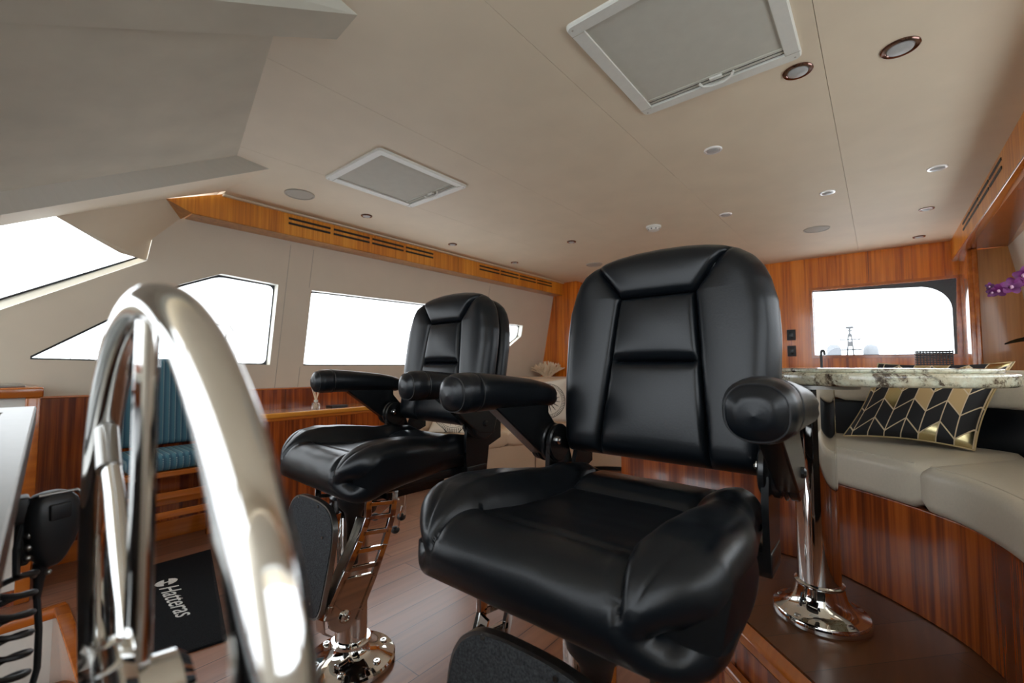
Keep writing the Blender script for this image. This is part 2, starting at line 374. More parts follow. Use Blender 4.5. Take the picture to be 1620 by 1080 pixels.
for i, (lp, seal) in enumerate(((win1, .012), (win2, .012), (win3, .012)), 1):
    d = (-.07, 0, 0)
    rv = reveal(lp, fw, d)
    w = struct('window_%d' % i, rv, 'jamb', ['white-edged wedge window nearest the wheel in the port wall', 'long white-edged window behind the left helm seat', 'small white-edged window beyond the left helm seat'][i - 1], smooth=False)
    ri = rounded(lp, .05); inn = rounded(shrink(lp, seal), .04)
    fr = MB(); P = [Vector(fw(a, b)) + Vector((-.05, 0, 0)) for a, b in lp]
    A = [Vector(fw(a, b)) + Vector((-.055, 0, 0)) for a, b in ri]; B = [Vector(fw(a, b)) + Vector((-.055, 0, 0)) for a, b in inn]
    n = len(A); fr.add(A + B, [(k, (k + 1) % n, n + (k + 1) % n, n + k) for k in range(n)])
    # fill between rounded seal and the square reveal
    lo = [Vector(fw(a, b)) + Vector((-.056, 0, 0)) for a, b in lp]
    k6 = 6
    for c in range(len(lp)):
        seg = A[c * k6:(c + 1) * k6]; fr.add([lo[c]] + seg, [tuple(range(len(seg) + 1))])
    build('window_seal', fr, 'gunmetal', w, smooth=False, fix=False)
    gl = MB().add([Vector(fw(a, b)) + Vector((-.058, 0, 0)) for a, b in inn], [tuple(range(len(inn)))])
    build('window_pane', gl, 'glass', w, smooth=False)

# wainscot below the port windows
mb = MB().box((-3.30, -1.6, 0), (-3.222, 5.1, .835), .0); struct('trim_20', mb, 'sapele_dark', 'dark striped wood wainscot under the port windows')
mb = MB().box((-3.25, -1.6, .833), (-3.212, 5.1, .845), .004); struct('trim_2', mb, 'trim', 'thin wood cap along the wainscot')
mb = MB().box((-3.25, -1.6, 0), (-3.205, 1.0, .10), .004); struct('baseboard_left', mb, 'trim')

# port valance: front face, lip and slots
def valance(name, x0, x1, y0, y1, z0, z1, mat, label):
    mb = MB().box((min(x0, x1), y0, z0), (max(x0, x1), y1, z1)); return struct(name, mb, mat, label, smooth=False)
zv = 1.838
mb = MB()
mb.quad((XV, .60, 1.885), (XV, .857, ZC), (XV, 4.88, ZC), (XV, 4.88, zv), (XV, .72, zv))
tv = struct('trim_3', mb, 'sapele_light', 'port wood valance with slotted air vents under the ceiling', smooth=False)
mb = MB().quad((XV, .60, 1.885), (XV, .72, zv), (-3.035, .70, 1.83)).box((-3.2, .72, zv - .003), (XV, 4.88, zv + .002))
build('valance_underside', mb, 'sapele_side', tv, smooth=False)
def slots(parent, x, spans, zz, side):
    for (a, b) in spans:
        m = MB()
        for z in zz: m.box((x - .004, a, z - .0065), (x + .004, b, z + .0065))
        build('vent_slot', m, 'dark', parent, smooth=False)
slots(tv, XV + .0005, [(1.235, 1.515), (1.54, 1.82), (1.845, 2.125), (2.15, 2.43), (3.00, 3.28), (3.305, 3.585), (3.61, 3.89), (3.915, 4.195)], (1.945, 1.913), 1)
mb = MB().box((XV - .001, 2.72, zv), (XV + .001, 2.723, ZC)); build('panel_joint', mb, 'dark', tv, smooth=False)
mb = MB().box((-2.90, .86, ZC - .012), (-2.868, 4.88, ZC), .004); struct('trim_4', mb, 'cream', 'cream cove strip above the port valance')
# starboard valance
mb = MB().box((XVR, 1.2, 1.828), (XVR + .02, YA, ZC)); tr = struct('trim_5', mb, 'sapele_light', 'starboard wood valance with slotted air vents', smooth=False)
slots(tr, XVR - .0005, [(2.975, 3.26), (3.29, 3.575), (3.60, 3.89), (3.915, 4.20)], (1.952, 1.912), -1)
mb = MB().box((XVR, 1.2, 1.818), (XVR + .045, YA, 1.83), .003); build('lip', mb, 'trim', tr)
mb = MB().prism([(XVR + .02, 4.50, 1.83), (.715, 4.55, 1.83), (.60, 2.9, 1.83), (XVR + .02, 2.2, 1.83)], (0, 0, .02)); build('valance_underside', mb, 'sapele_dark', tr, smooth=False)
mb = MB().quad((.715, 4.55, 1.83), (.60, 2.9, 1.83), (.66, 2.0, 1.83), (.90, 2.0, 1.83), (.74, 4.1, 1.84)); build('outer_soffit', mb, 'sapele_side', tr, smooth=False)
# aft wall with window
def fa(x, z): return (x, YA, z)
win4 = [(-.452, 1.09), (.472, 1.09), (.485, 1.685), (-.457, 1.686)]
a_out = [(-3.4, 0), (1.3, 0), (1.3, 2.05), (-3.4, 2.05)]
struct('wall_aft', sheet(a_out, [win4], fa), 'sapele', 'striped orange-brown wood wall at the aft end', smooth=False)
mb = MB().box((-.832, YA - .003, 1.69), (-.829, YA + .001, ZC)).box((-.05, YA - .003, 1.72), (-.047, YA + .001, ZC)); struct('trim_6', mb, 'dark', 'panel joints in the aft wall', smooth=False)
w4 = struct('window_4', reveal(win4, fa, (0, .06, 0)), 'trim', 'wood-framed aft window with one rounded upper corner', smooth=False)
fr = MB()
o_ = [(-.475, 1.065), (.50, 1.065), (.51, 1.71), (-.48, 1.71)]
n = 4; A = [Vector((a, YA - .012, b)) for a, b in o_]; B = [Vector((a, YA - .012, b)) for a, b in win4]
fr.add(A + B, [(k, (k + 1) % n, n + (k + 1) % n, n + k) for k in range(n)])
for L_ in (A, B): fr.add(L_ + [p + Vector((0, .014, 0)) for p in L_], [(k, (k + 1) % n, n + (k + 1) % n, n + k) for k in range(n)])
build('window_frame', fr, 'trim', w4, smooth=False)
# tinted border: big radius at upper starboard corner
inn = [(-.449, 1.095), (.458, 1.095)]
for k in range(15):
    a = k / 14 * PI / 2; inn.append((.458 - .20 + .20 * math.cos(a), 1.645 - .20 + .20 * math.sin(a)))
inn.append((-.453, 1.678))
def fa2(x, z): return (x, YA + .05, z)
build('tinted_border', sheet(win4, [inn], fa2), 'sealgrey', w4, smooth=False)
build('window_pane', MB().add([fa2(a, b) for a, b in inn], [tuple(range(len(inn)))]), 'glass', w4, smooth=False)
# aft starboard recess: side panel, post, leaning cream wall
mb = MB().box((.545, 4.55, 0), (1.3, 4.60, 1.83)); struct('trim_21', mb, 'sapele_side', 'plain brown wood panel beside the aft window', smooth=False)
mb = MB().box((.505, 4.50, 0), (.552, YA, 1.83), .008).box((.53, 4.49, 0), (.56, 4.56, 1.83), .008); struct('trim_7', mb, 'trim', 'upright wood post at the starboard aft corner')
def fr_(y, z): return (.716 + (1.828 - z) * .155, y, z)
wr = [[(-.3, 1.12), (.9, 1.12), (.9, 1.62), (-.3, 1.62)], [(1.1, 1.12), (2.5, 1.12), (2.5, 1.62), (1.1, 1.62)], [(2.75, 1.12), (3.7, 1.12), (3.7, 1.62), (2.75, 1.62)]]  # unseen openings, put in to light the cabin from starboard
struct('wall_right', sheet([(-1.6, 0), (4.6, 0), (4.6, 2.0), (-1.6, 2.0)], wr, fr_), 'wallcream', 'leaning cream starboard wall', smooth=False)
for i, lp in enumerate(wr, 5):
    w = struct('window_%d' % i, reveal(lp, fr_, (.06, 0, 0)), 'jamb', smooth=False)
    build('window_pane', MB().add([Vector(fr_(a, b)) + Vector((.05, 0, 0)) for a, b in lp], [(0, 1, 2, 3)]), 'glass', w, smooth=False)
# aft port corner post
mb = MB().box((-3.4, 4.43, 0), (-2.7, YA, ZC)); struct('trim_8', mb, 'sapele', 'wood corner panel at the port aft corner', smooth=False)

# ---- overhead front: recessed suede panel, sloping beams, headliner and windshield
def V(*a): return Vector(a)
def ruled(a0, a1, b0, b1, n=48):
    mb = MB(); L = [(a0 + (a1 - a0) * i / n, b0 + (b1 - b0) * i / n) for i in range(n + 1)]
    return mb.add([p for q in L for p in q], [(2 * i, 2 * i + 2, 2 * i + 3, 2 * i + 1) for i in range(n)])
v1 = V(-2.329, .894, ZC); v2 = V(-2.296, .738, ZC); v3 = V(-1.351, .521, ZC)
aL = V(-2.45, .057, 1.651); bL = V(-2.60, .03, 1.581); w0 = V(-2.75, .033, 1.57); w2 = V(-2.78, .191, 1.658); pB = V(-1.427, -.001, 1.734)
def ext(p, q, k): return q + (q - p) * k
aL2 = ext(v2, aL, .9); bL2 = ext(v1, bL, .7); w02 = ext(w2, w0, 3.6); pB2 = ext(v3, pB, 1.3)
mb = MB().quad(v2, v3, pB, aL).quad(aL, pB, pB2, aL2)
struct('trim_22', mb, 'suede', 'grey suede recessed overhead panel above the helm', smooth=False)
e1 = V(-1.232, .653, ZC - .001); e2 = V(-1.098, .642, ZC - .001); e3 = V(-1.087, .586, ZC - .001); R = V(-1.274, -.004, 1.742); R3 = V(-1.18, -.004, 1.80)
R2 = ext(e2, R, 1.3); R32 = ext(e3, R3, 1.3)
mb = MB().quad(v3, e1, e2, R, pB).quad(pB, R, R2, pB2)
struct('trim_9', mb, 'suede', 'sloping overhead beam beside the recess', smooth=False)
mb = MB().quad(e2, e3, R3, R).quad(R, R3, R32, R2); struct('trim_10', mb, 'beam', smooth=False)
R4 = V(1.3, -.004, 1.87)
# lower beam between recess and headliner
mb = MB().quad(v2, aL, bL, v1).quad(aL, aL2, bL2, bL)
mb = ruled(v2, aL2, v1, bL2)
struct('trim_11', mb, 'beam', 'pale sloping beam under the recess panel', smooth=False)
c1 = V(-2.816, .857, ZC); c2 = V(-2.89, .60, 1.885); c3 = V(-3.03, .70, 1.83); c4 = V(-3.058, .581, 1.687); c5 = V(-3.08, .567, 1.575)
g1 = V(-2.93, .338, 1.617); g2 = V(-3.03, .448, 1.586)
mb = MB().add([v1, c1, c2, c3, c4, c5, g2, g1, w2, w0, bL, bL2, w02], [(0, 1, 2), (0, 2, 8, 10), (2, 3, 4), (2, 4, 7), (2, 7, 8), (4, 5, 6), (4, 6, 7), (8, 9, 10), (10, 9, 12, 11)])
mb.quad(v1, c1, V(-2.816, .857, ZC + .02), V(-2.329, .894, ZC + .02))
struct('trim_23', mb, 'cream', 'cream moulded headliner above the side windshield', smooth=True, angle=25)
# windshield port pane with pale sill strip
W4 = V(-3.142, .054, 1.258); W5 = ext(c5, W4, 2.0)
gp = [c5, g2, g1, w2, w0, w02, W5, W4]
def inset(p, k): return p
win = struct('window_8', MB().quad(c5 + V(.012, 0, .0), W4 + V(.012, 0, 0), W5 + V(.012, 0, 0), W5 + V(-.02, 0, .05), W4 + V(-.02, 0, .05), c5 + V(-.02, 0, .035)), 'jamb', 'raked side windshield above the wheel', smooth=False)
mb = MB().tube([c5 + V(-.018, 0, .035), W4 + V(-.018, 0, .052), W5 + V(-.018, 0, .052)], .005, 8); build('window_seal', mb, 'gunmetal', win)
build('window_pane', MB().add([c5, g2, g1, w2, w0, w02, W5, W4], [(0, 1, 2), (0, 2, 3), (0, 3, 7), (7, 3, 4), (7, 4, 5, 6)]), 'glass', win, smooth=False)
# front bulkhead and dash below the windshield, with mullions
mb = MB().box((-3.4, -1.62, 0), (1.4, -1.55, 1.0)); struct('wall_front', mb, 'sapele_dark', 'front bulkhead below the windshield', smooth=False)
for i, x in enumerate((-1.3, .25)):
    mb = MB().prism([(x - .04, -1.55, .95), (x + .04, -1.55, .95), (x + .04, -.9, ZC), (x - .04, -.9, ZC)], (0, .03, .05)); struct('trim_%d' % (12 + i), mb, 'white', smooth=False)
wf = struct('window_9', MB().box((-3.3, -1.57, .94), (1.3, -1.50, .97)), 'jamb', smooth=False)
build('window_pane', MB().quad((-3.2, -1.55, .96), (1.2, -1.55, .96), (1.2, -.9, ZC), (-1.3, -.9, ZC), (-1.3, -1.2, 1.5), (-2.2, -1.2, 1.5)), 'glass', wf, smooth=False)

# ------------------------------------------------------------------ helm seats
def lerp_tab(tab, t):
    if t <= tab[0][0]: return tab[0][1]
    for (a, x), (b, y) in zip(tab, tab[1:]):
        if t <= b:
            k = (t - a) / (b - a); return x + (y - x) * k
    return tab[-1][1]
def sstep(a, b, t):
    t = max(0, min(1, (t - a) / (b - a))); return t * t * (3 - 2 * t)
def seg_d(px, py, a, b):
    ax, ay = a; bx, by = b; dx, dy = bx - ax, by - ay
    t = max(0, min(1, ((px - ax) * dx + (py - ay) * dy) / (dx * dx + dy * dy + 1e-12)))
    return math.hypot(px - ax - t * dx, py - ay - t * dy)
WB = [(0, .222), (.03, .235), (.1, .244), (.19, .250), (.3, .252), (.36, .248), (.41, .235), (.44, .222), (.465, .203), (.485, .175), (.497, .145), (.505, .11), (.511, .06), (.513, 0)]
HB = .513
outl = [(w, z) for z, w in WB] + [(-w, z) for z, w in reversed(WB[:-1])]
outs = list(zip(outl, outl[1:] + outl[:1]))
REC = math.radians(8.5)
def seamx(z): return .09 + (.386 - z) / .386 * .038 if z < .386 else .09 + (z - .386) * .74
def back_cushion(scale, rf, r_edge, rb, yoff, grooves, puff):
    NU = 84; zs = []; front = []; rear = []
    for a, b, k in ((0, .228, 34), (.228, .386, 26), (.386, HB, 34)):
        for q in range(k): zs.append(a + (b - a) * .5 * (1 - math.cos(PI * q / k)))
    zs.append(HB); NV = len(zs) - 1
    for j, zz in enumerate(zs):
        w = lerp_tab(WB, zz); wv = min(seamx(zz), w * .93)
        for i in range(NU + 1):
            u = 2 * i / NU - 1
            x = math.copysign(wv * math.sin(PI / 2 * abs(u) / .45), u) if abs(u) <= .4501 else math.copysign(wv + (w - wv) * .5 * (1 - math.cos(PI * (abs(u) - .45) / .55)), u)
            d = min(seg_d(x, zz, a, b) for a, b in outs) if 0 < i < NU and 0 < j < NV else 0
            h = math.sqrt(max(0, 1 - (1 - min(d / r_edge, 1)) ** 2))
            g = 0
            for a, b, dep, wd in grooves:
                q = seg_d(x, zz, a, b); g = max(g, dep * .6 * math.exp(-(q / wd) ** 2) + dep * .7 * math.exp(-q / (wd * .35)))
            f = rf * h + (puff(x, zz) - g) * min(1, d / .02)
            front.append((x * scale, zz * scale + HB * (1 - scale) * .5, yoff - f)); rear.append((x * scale, zz * scale + HB * (1 - scale) * .5, yoff + rb * h))
    def T(p):
        x, z, y = p; return (x, .22 + z * math.sin(REC) + y * math.cos(REC), .78 + z * math.cos(REC) - y * math.sin(REC))
    mb = MB(); fs = []; n = NU + 1
    for j in range(NV):
        for i in range(NU): fs.append((j * n + i, j * n + i + 1, (j + 1) * n + i + 1, (j + 1) * n + i))
    mb.add([T(p) for p in front], fs); mb.add([T(p) for p in rear], [f[::-1] for f in fs]); return mb
bgr = [((-.09, .386), (-.128, 0), .011, .007), ((.09, .386), (.128, 0), .011, .007), ((-.09, .386), (.09, .386), .012, .008), ((-.09, .228), (.09, .228), .016, .010),
       ((-.09, .386), (-.172, .49), .012, .007), ((.09, .386), (.165, .495), .012, .007)]
def bpuff(x, z):
    wv = .09 + (.386 - z) / .386 * .038 if z < .386 else .09 + (z - .386) * .74
    if abs(x) < wv and z < .386:
        k = 1 - (abs(x) / wv) ** 2
        u = (z - .228) / .158 if z > .228 else z / .228
        return .012 * k ** .5 * (4 * u * (1 - u)) ** .5 + .004
    if z >= .386 and abs(x) < wv:
        return .004 + .012 * math.sin(PI * min(1, (z - .386) / .125)) ** .7 * (1 - (abs(x) / wv) ** 4) ** .5
    return .004 + .010 * math.sin(PI * min(1, (abs(x) - wv) / (.25 - wv))) ** .8 if abs(x) < .25 else .004
def wseat(y):      # half width of the seat by depth; rounded front corners in plan
    w = .222 + .052 * sstep(.14, -.14, y)
    if y < -.20: w -= .095 * (1 - math.sqrt(max(0, 1 - ((-.20 - y) / .098) ** 2)))
    return w
def seat_mesh():
    key = [(.20, .655), (.225, .67), (.235, .705), (.215, .738), (.17, .748), (.11, .750), (.06, .738), (0, .734), (-.10, .734), (-.17, .738), (-.215, .744), (-.255, .736), (-.283, .712), (-.294, .682), (-.288, .655), (-.272, .636), (-.245, .626), (-.21, .628), (-.17, .640), (-.10, .652), (0, .655), (.10, .655)]
    # densify with Catmull-Rom
    L = []; n = len(key)
    for i in range(n):
        p0, p1, p2, p3 = [Vector(key[(i + k) % n]) for k in (-1, 0, 1, 2)]
        for j in range(9):
            t = j / 9; L.append(.5 * ((2 * p1) + (-p0 + p2) * t + (2 * p0 - 5 * p1 + 4 * p2 - p3) * t * t + (-p0 + 3 * p1 - 3 * p2 + p3) * t ** 3))
    m = len(L); nor = []
    for i in range(m):
        d = (L[(i + 1) % m] - L[i - 1]).normalized(); nor.append(Vector((-d.y, d.x)))
    cen = sum(L, Vector((0, 0))) / m
    if sum(nor[i].dot(L[i] - cen) for i in range(m)) < 0: nor = [-q for q in nor]
    ss = []; r = .045; K = 9; NC = 56
    for k in range(K): ss.append((-1, k / K))
    for k in range(NC + 1): ss.append((k / NC, None))
    for k in range(K - 1, -1, -1): ss.append((1, k / K))
    gr = [((-.145, -.195), (.145, -.195), .007, .010), ((-.128, .06), (.128, .06), .0075, .010)]
    for sx in (-1, 1):
        gr += [((sx * .140, .20), (sx * .128, .06), .008, .007), ((sx * .128, .06), (sx * .145, -.195), .009, .008), ((sx * .145, -.195), (sx * .175, -.31), .008, .006),
               ((sx * .175, -.31), (sx * .228, -.20), .0016, .003), ((sx * .228, -.20), (sx * .218, .0), .0016, .003), ((sx * .218, .0), (sx * .198, .2), .0016, .003)]
    def bol(x, y):
        a = abs(x); b = sstep(.125, .185, a)
        return .050 * b * sstep(-.315, -.14, y) * (1 - .75 * sstep(-.10, .20, y))
    SIN = [(-.31, .175), (-.195, .145), (.06, .128), (.20, .140)]
    vs = []
    for s_, e in ss:
        for i in range(m):
            y, z = L[i]; w = wseat(y)
            if e is None:
                u = 2 * s_ - 1; sx_ = min(lerp_tab(SIN, y), (w - r) * .9); ins = 0
                x = math.copysign(sx_ * abs(u) / .5 if abs(u) <= .5 else sx_ + (w - r - sx_) * (abs(u) - .5) / .5, u)
            else:
                ph = PI / 2 * (1 - e); x = s_ * (w - r + r * math.sin(ph)); ins = r * (1 - math.cos(ph))
            up = max(0, nor[i].y); 
            yy = y - nor[i].x * ins; zz = z - nor[i].y * ins
            t = sstep(.655, .73, z)
            zz += bol(x, y) * t
            # droop of the front corners of the waterfall apron
            g = 0
            if nor[i].y > .1 or y < -.26:
                for a, b, dep, wd in gr:
                    q = seg_d(x, y, a, b); g = max(g, dep * .8 * math.exp(-(q / wd) ** 2) + dep * .5 * math.exp(-q / (wd * .4)))
                g *= sstep(.66, .71, z)
            # wrinkles
            wr_ = .0012 * noise.noise(Vector((x * 14, y * 30, z * 30)))
            yy -= nor[i].x * (g - wr_); zz -= nor[i].y * (g - wr_)
            vs.append((x - .015 * sstep(0, -.3, y), yy, zz))
    fs = []; S_ = len(ss)
    for a in range(S_ - 1):
        for i in range(m): fs.append((a * m + i, a * m + (i + 1) % m, (a + 1) * m + (i + 1) % m, (a + 1) * m + i))
    fs += [tuple(range(m)), tuple((S_ - 1) * m + i for i in range(m))[::-1]]
    return MB().add(vs, fs)
def stitch(mb, pts, r=.0011): mb.tube(pts, r, 6)
def arm_pad(sx):
    # lofted superellipse sections along y from front to rear; y local: front -.155, rear .225
    st0 = [(-.168, .0, .942, 0), (-.165, .022, .944, .018), (-.155, .036, .945, .030), (-.138, .044, .946, .036), (-.11, .046, .947, .037), (-.103, .0445, .947, .0355), (-.096, .046, .947, .0365), (-.04, .046, .945, .035), (.03, .045, .941, .033), (.10, .043, .936, .031), (.155, .040, .930, .028), (.185, .035, .926, .024), (.203, .024, .923, .017), (.211, .0, .921, 0)]
    st = [(a, b * 1.0, c - .005, d * 1.17) for a, b, c, d in st0]
    NN = 28; vs = []; dense = []
    for a, b in zip(st, st[1:]):
        for k in range(4): dense.append(tuple(a[i] + (b[i] - a[i]) * k / 4 for i in range(4)))
    dense.append(st[-1])
    for y, w, zc_, h in dense:
        for k in range(NN):
            a = 2 * PI * k / NN; c, s_ = math.cos(a), math.sin(a)
            x = math.copysign(abs(c) ** .84, c) * max(w, 1e-4); z = math.copysign(abs(s_) ** .84, s_) * max(h, 1e-4)
            # rear step: lower layer seam line
            seamz = -.012 + .012 * sstep(-.09, .02, y)
            gx = .0022 * math.exp(-((z - seamz) / .003) ** 2) if y > -.06 and abs(c) > .25 else 0
            vs.append((sx * .282 + x * (1 - gx / max(w, .01)), y, zc_ + z))
    fs = []
    for j in range(len(dense) - 1):
        for k in range(NN): fs.append((j * NN + k, j * NN + (k + 1) % NN, (j + 1) * NN + (k + 1) % NN, (j + 1) * NN + k))
    return MB().add(vs, fs)

LEV = [((-.02, .08, .60), (-.10, .14, .54), (-.13, .15, .53)), ((-.02, .08, .58), (-.12, .14, .43), (-.147, .145, .413)), ((-.13, .135, .46), (-.15, .135, .38), (-.168, .132, .362)), ((-.10, .10, .50), (-.20, .08, .42), (-.227, .08, .411))]
def make_seat(label, ped):
    root = thing('helm_chair', label, 'chair', (0, 0, 0), None)
    P_ = lambda n_, mb, mat, par=root, **k: build(n_, mb, mat, par, local=True, **k)
    seat = P_('seat', seat_mesh(), 'leather', angle=50)
    sm = MB()
    for sx, pts in ((-1, [(-.276, -.262, .70), (-.262, -.235, .732)]), (1, [(.24, -.266, .69), (.25, -.262, .64), (.25, -.25, .60)])): stitch(sm, [Vector(p) for p in pts])
    bk = P_('backrest', back_cushion(1, .042, .05, .030, 0, bgr, bpuff), 'leather', angle=60)
    P_('backrest_shell', back_cushion(.97, .028, .03, .032, .062, [], lambda x, z: 0), 'leather', angle=60)
    # metal seat frame with bolts
    fr = MB()
    for sx in (-1, 1):
        fr.box((sx * .200 - .006, -.19, .632), (sx * .200 + .006, .225, .660), .002)
        for y in (-.165, -.10): fr.lathe([(0, -.004), (.007, -.004), (.007, .0), (.006, .003), (0, .003)], (sx * .208, y, .646), 12, 'X')
    fr.box((-.200, -.12, .630), (.200, .20, .650), .003)
    P_('seat_frame', fr, 'black')
    for sx in (-1, 1):
        # side bracket rising from the frame behind the bolster to the arm pivot
        b = MB().prism([(sx * .232, .13, .63), (sx * .232, .22, .63), (sx * .232, .235, .74), (sx * .232, .215, .80), (sx * .232, .13, .80), (sx * .232, .125, .74)], (sx * .012, 0, 0))
        b.box((sx * .212, .13, .62), (sx * .246, .22, .665), .004)
        b.prism([(sx * .215, .20, .70), (sx * .215, .31, .74), (sx * .215, .31, .95), (sx * .215, .28, .95), (sx * .215, .24, .80)], (sx * .012, 0, 0))
        br = P_('arm_bracket', b, 'black')
        piv = MB()
        for x0, x1, r in ((.226, .240, .047), (.246, .262, .048), (.266, .270, .050), (.273, .290, .048)):
            piv.lathe([(0, x0), (r - .004, x0), (r, x0 + .003), (r, x1 - .003), (r - .004, x1), (0, x1)], (0, .168, .805), 36, 'X')
            if sx < 0:
                for i in range(len(piv.v) - 36 * 6, len(piv.v)): x, y, z = piv.v[i]; piv.v[i] = (-x, y, z)
        P_('arm_pivot', piv, 'black', br)
        bolt = MB()
        for xx, sgn in ((sx * .291, 1),):
            bolt.lathe([(0, -.006), (.011, -.006), (.010, .004), (.006, .007), (0, .007)], (xx, .168, .808), 8, 'X')
            bolt.lathe([(0, -.02), (.004, -.02), (.004, .02), (0, .02)], (xx - sx * .02, .168, .808), 8, 'X')
        P_('arm_bolt', bolt, 'black', br)
        P_('arm_bolt', MB().lathe([(0, -.007), (.004, -.007), (.006, -.004), (.010, -.003), (.011, .004), (0, .004)] if sx > 0 else [(0, -.004), (.011, -.004), (.010, .003), (.006, .004), (.004, .007), (0, .007)], (sx * .223, .155, .812), 10, 'X'), 'chrome', br)
        # front facing bolt on the inner face
        # arm: wedge shaped carrier from the pivot up to the pad
        x0 = sx * .255; dx = sx * .036
        arm = MB().prism([(x0, .195, .772), (x0, .212, .825), (x0, .160, .880), (x0, .160, .915), (x0, -.045, .918), (x0, -.045, .905), (x0, .125, .780)], (dx, 0, 0))
        a_ = P_('armrest', arm, 'black', bev=.004)
        P_('arm_pad', arm_pad(sx), 'leather', a_, angle=70)
        st_ = MB()
        prev = []
        for k in range(25):
            a = 2 * PI * k / 24; c, s_ = math.cos(a), math.sin(a)
            prev.append((sx * .282 + math.copysign(abs(c) ** .84, c) * .0455, -.1, .942 + math.copysign(abs(s_) ** .84, s_) * .0424))
        st_.tube(prev[:-1], .0012, 6, closed=True)
        P_('pad_seam', MB().tube([(sx * .282 + math.copysign(abs(math.cos(2 * PI * k / 24)) ** .84, math.cos(2 * PI * k / 24)) * .0375, -.153, .940 + math.copysign(abs(math.sin(2 * PI * k / 24)) ** .84, math.sin(2 * PI * k / 24)) * .0370) for k in range(24)], .0012, 6, closed=True), 'rubber', a_)
        P_('pad_seam', st_, 'rubber', a_)
    # slide and swivel mount
    mt = MB().box((-.13, -.10, .585), (.13, .13, .632), .004).box((-.09 + ped[0] * .5, -.09, .56), (.09 + ped[0] * .5, .09, .588), .01).lathe([(.0, .50), (.075, .50), (.078, .51), (.078, .555), (.07, .562), (0, .562)], (ped[0], ped[1], 0), 36)
    P_('seat_mount', mt, 'black')
    # pedestal
    pd = MB().lathe([(0, .02), (.052, .02), (.052, .505), (0, .505)], (ped[0], ped[1], 0), 48)
    pe = P_('pedestal_column', pd, 'chrome')
    fl_ = MB().lathe([(0, 0), (.142, 0), (.146, .004), (.146, .016), (.141, .022), (.12, .027), (.095, .036), (.075, .050), (.066, .064), (.064, .068), (.067, .071), (.067, .078), (.063, .082), (.052, .083), (0, .083)], (ped[0], ped[1], 0), 72)
    fo = P_('base_flange', fl_, 'chrome')
    for k in range(6):
        a = k * PI / 3 + .3
        P_('flange_bolt', MB().lathe([(0, -.004), (.013, -.004), (.013, .002), (.010, .005), (.006, .005), (.005, .002), (0, .002)], (ped[0] + .112 * math.cos(a), ped[1] + .112 * math.sin(a), .030), 16), 'chrome', fo)
    # adjusting levers with black knobs
    for i, (p, q, k) in enumerate(LEV):
        lv = P_('adjusting_lever', MB().tube([p, q, k], .004, 8), 'chrome')
        P_('lever_knob', MB().ball(k, .017, 10, (1, 1, .85)), 'rubber', lv)
    # ladder shaped footrest arms
    for sx in (-1, 1):
        x0 = sx * .155; T = sx * .010
        F = [(-.180, .640), (-.183, .56), (-.215, .49), (-.262, .42), (-.303, .352)]      # front rail centreline y,z
        B_ = [(-.092, .620), (-.105, .545), (-.135, .47), (-.170, .40), (-.205, .335)]
        rail = MB()
        def strip(pts, w):
            for (a, b), (c, d) in zip(pts, pts[1:]):
                v = Vector((c - a, d - b)).normalized(); nn = Vector((-v.y, v.x)) * w
                rail.prism([(x0, a + nn.x, b + nn.y), (x0, c + nn.x, d + nn.y), (x0, c - nn.x, d - nn.y), (x0, a - nn.x, b - nn.y)], (T, 0, 0))
        fpt = [(-.178, .64), (-.181, .56), (-.205, .50), (-.243, .43), (-.285, .352), (-.294, .318)]
        bpt = [(-.090, .62), (-.100, .545), (-.125, .47), (-.160, .39), (-.200, .312), (-.212, .288)]
        strip(fpt, .010); strip(bpt, .010)
        def along(pts, z):
            for (a, b), (c, d) in zip(pts, pts[1:]):
                if d <= z <= b: return a + (c - a) * (b - z) / (b - d)
            return pts[-1][0]
        for z in (.632, .598, .560, .520, .475, .432):
            strip([(along(fpt, z), z), (along(bpt, z - .012), z - .012)], .0065)
        rail.prism([(x0, *fpt[-2]), (x0, *fpt[-1]), (x0, -.290, .295), (x0, -.268, .276), (x0, -.235, .272), (x0, *bpt[-1]), (x0, along(bpt, .400), .400), (x0, along(fpt, .412), .412)], (T, 0, 0))
        fa_ = P_('footrest_arm', rail, 'chrome', bev=.0015)
        # wide front flange
        fg = MB(); pts = [(a - .010, b) for a, b in fpt[1:]] + [(-.302, .285), (-.280, .266)]
        for (a, b), (c, d) in zip(pts, pts[1:]): fg.prism([(x0, a, b), (x0 - sx * .026, a - .008, b), (x0 - sx * .026, c - .008, d), (x0, c, d)], (0, .005, .001))
        P_('arm_flange', fg, 'chrome', fa_)
        pv = MB().lathe([(0, -.005), (.015, -.005), (.017, 0), (.015, .006), (.008, .009), (.006, .006), (0, .006)], (x0 + sx * .012, -.248, .312), 20, 'X')
        P_('arm_bolt', pv, 'chrome', fa_)
    # carpeted foot plate
    half = [(0, .656), (.05, .655), (.095, .648), (.125, .63), (.142, .60), (.147, .56), (.142, .50), (.135, .44), (.128, .39), (.112, .362), (.07, .352), (0, .350)]
    pol = half + [(-x, z) for x, z in reversed(half[1:-1])]
    pol = [(x * 1.03 + .022, z - .01) for x, z in rounded(pol, .02, 3)]
    yp = -.298
    lean = .12
    def pp(x, z, o=0): return (x, yp + o - (.50 - z) * lean, z - .035)
    plate = MB().prism([pp(x, z) for x, z in pol], (0, .014, 0)); pl = P_('footrest_plate', plate, 'steel', angle=40)
    inn_ = [(.022 + (x - .022) * .965, .503 + (z - .503) * .965) for x, z in pol]
    P_('grip_pad', MB().prism([pp(x, z, -.0022) for x, z in inn_], (0, .003, 0)), 'platecarpet', pl, smooth=False)
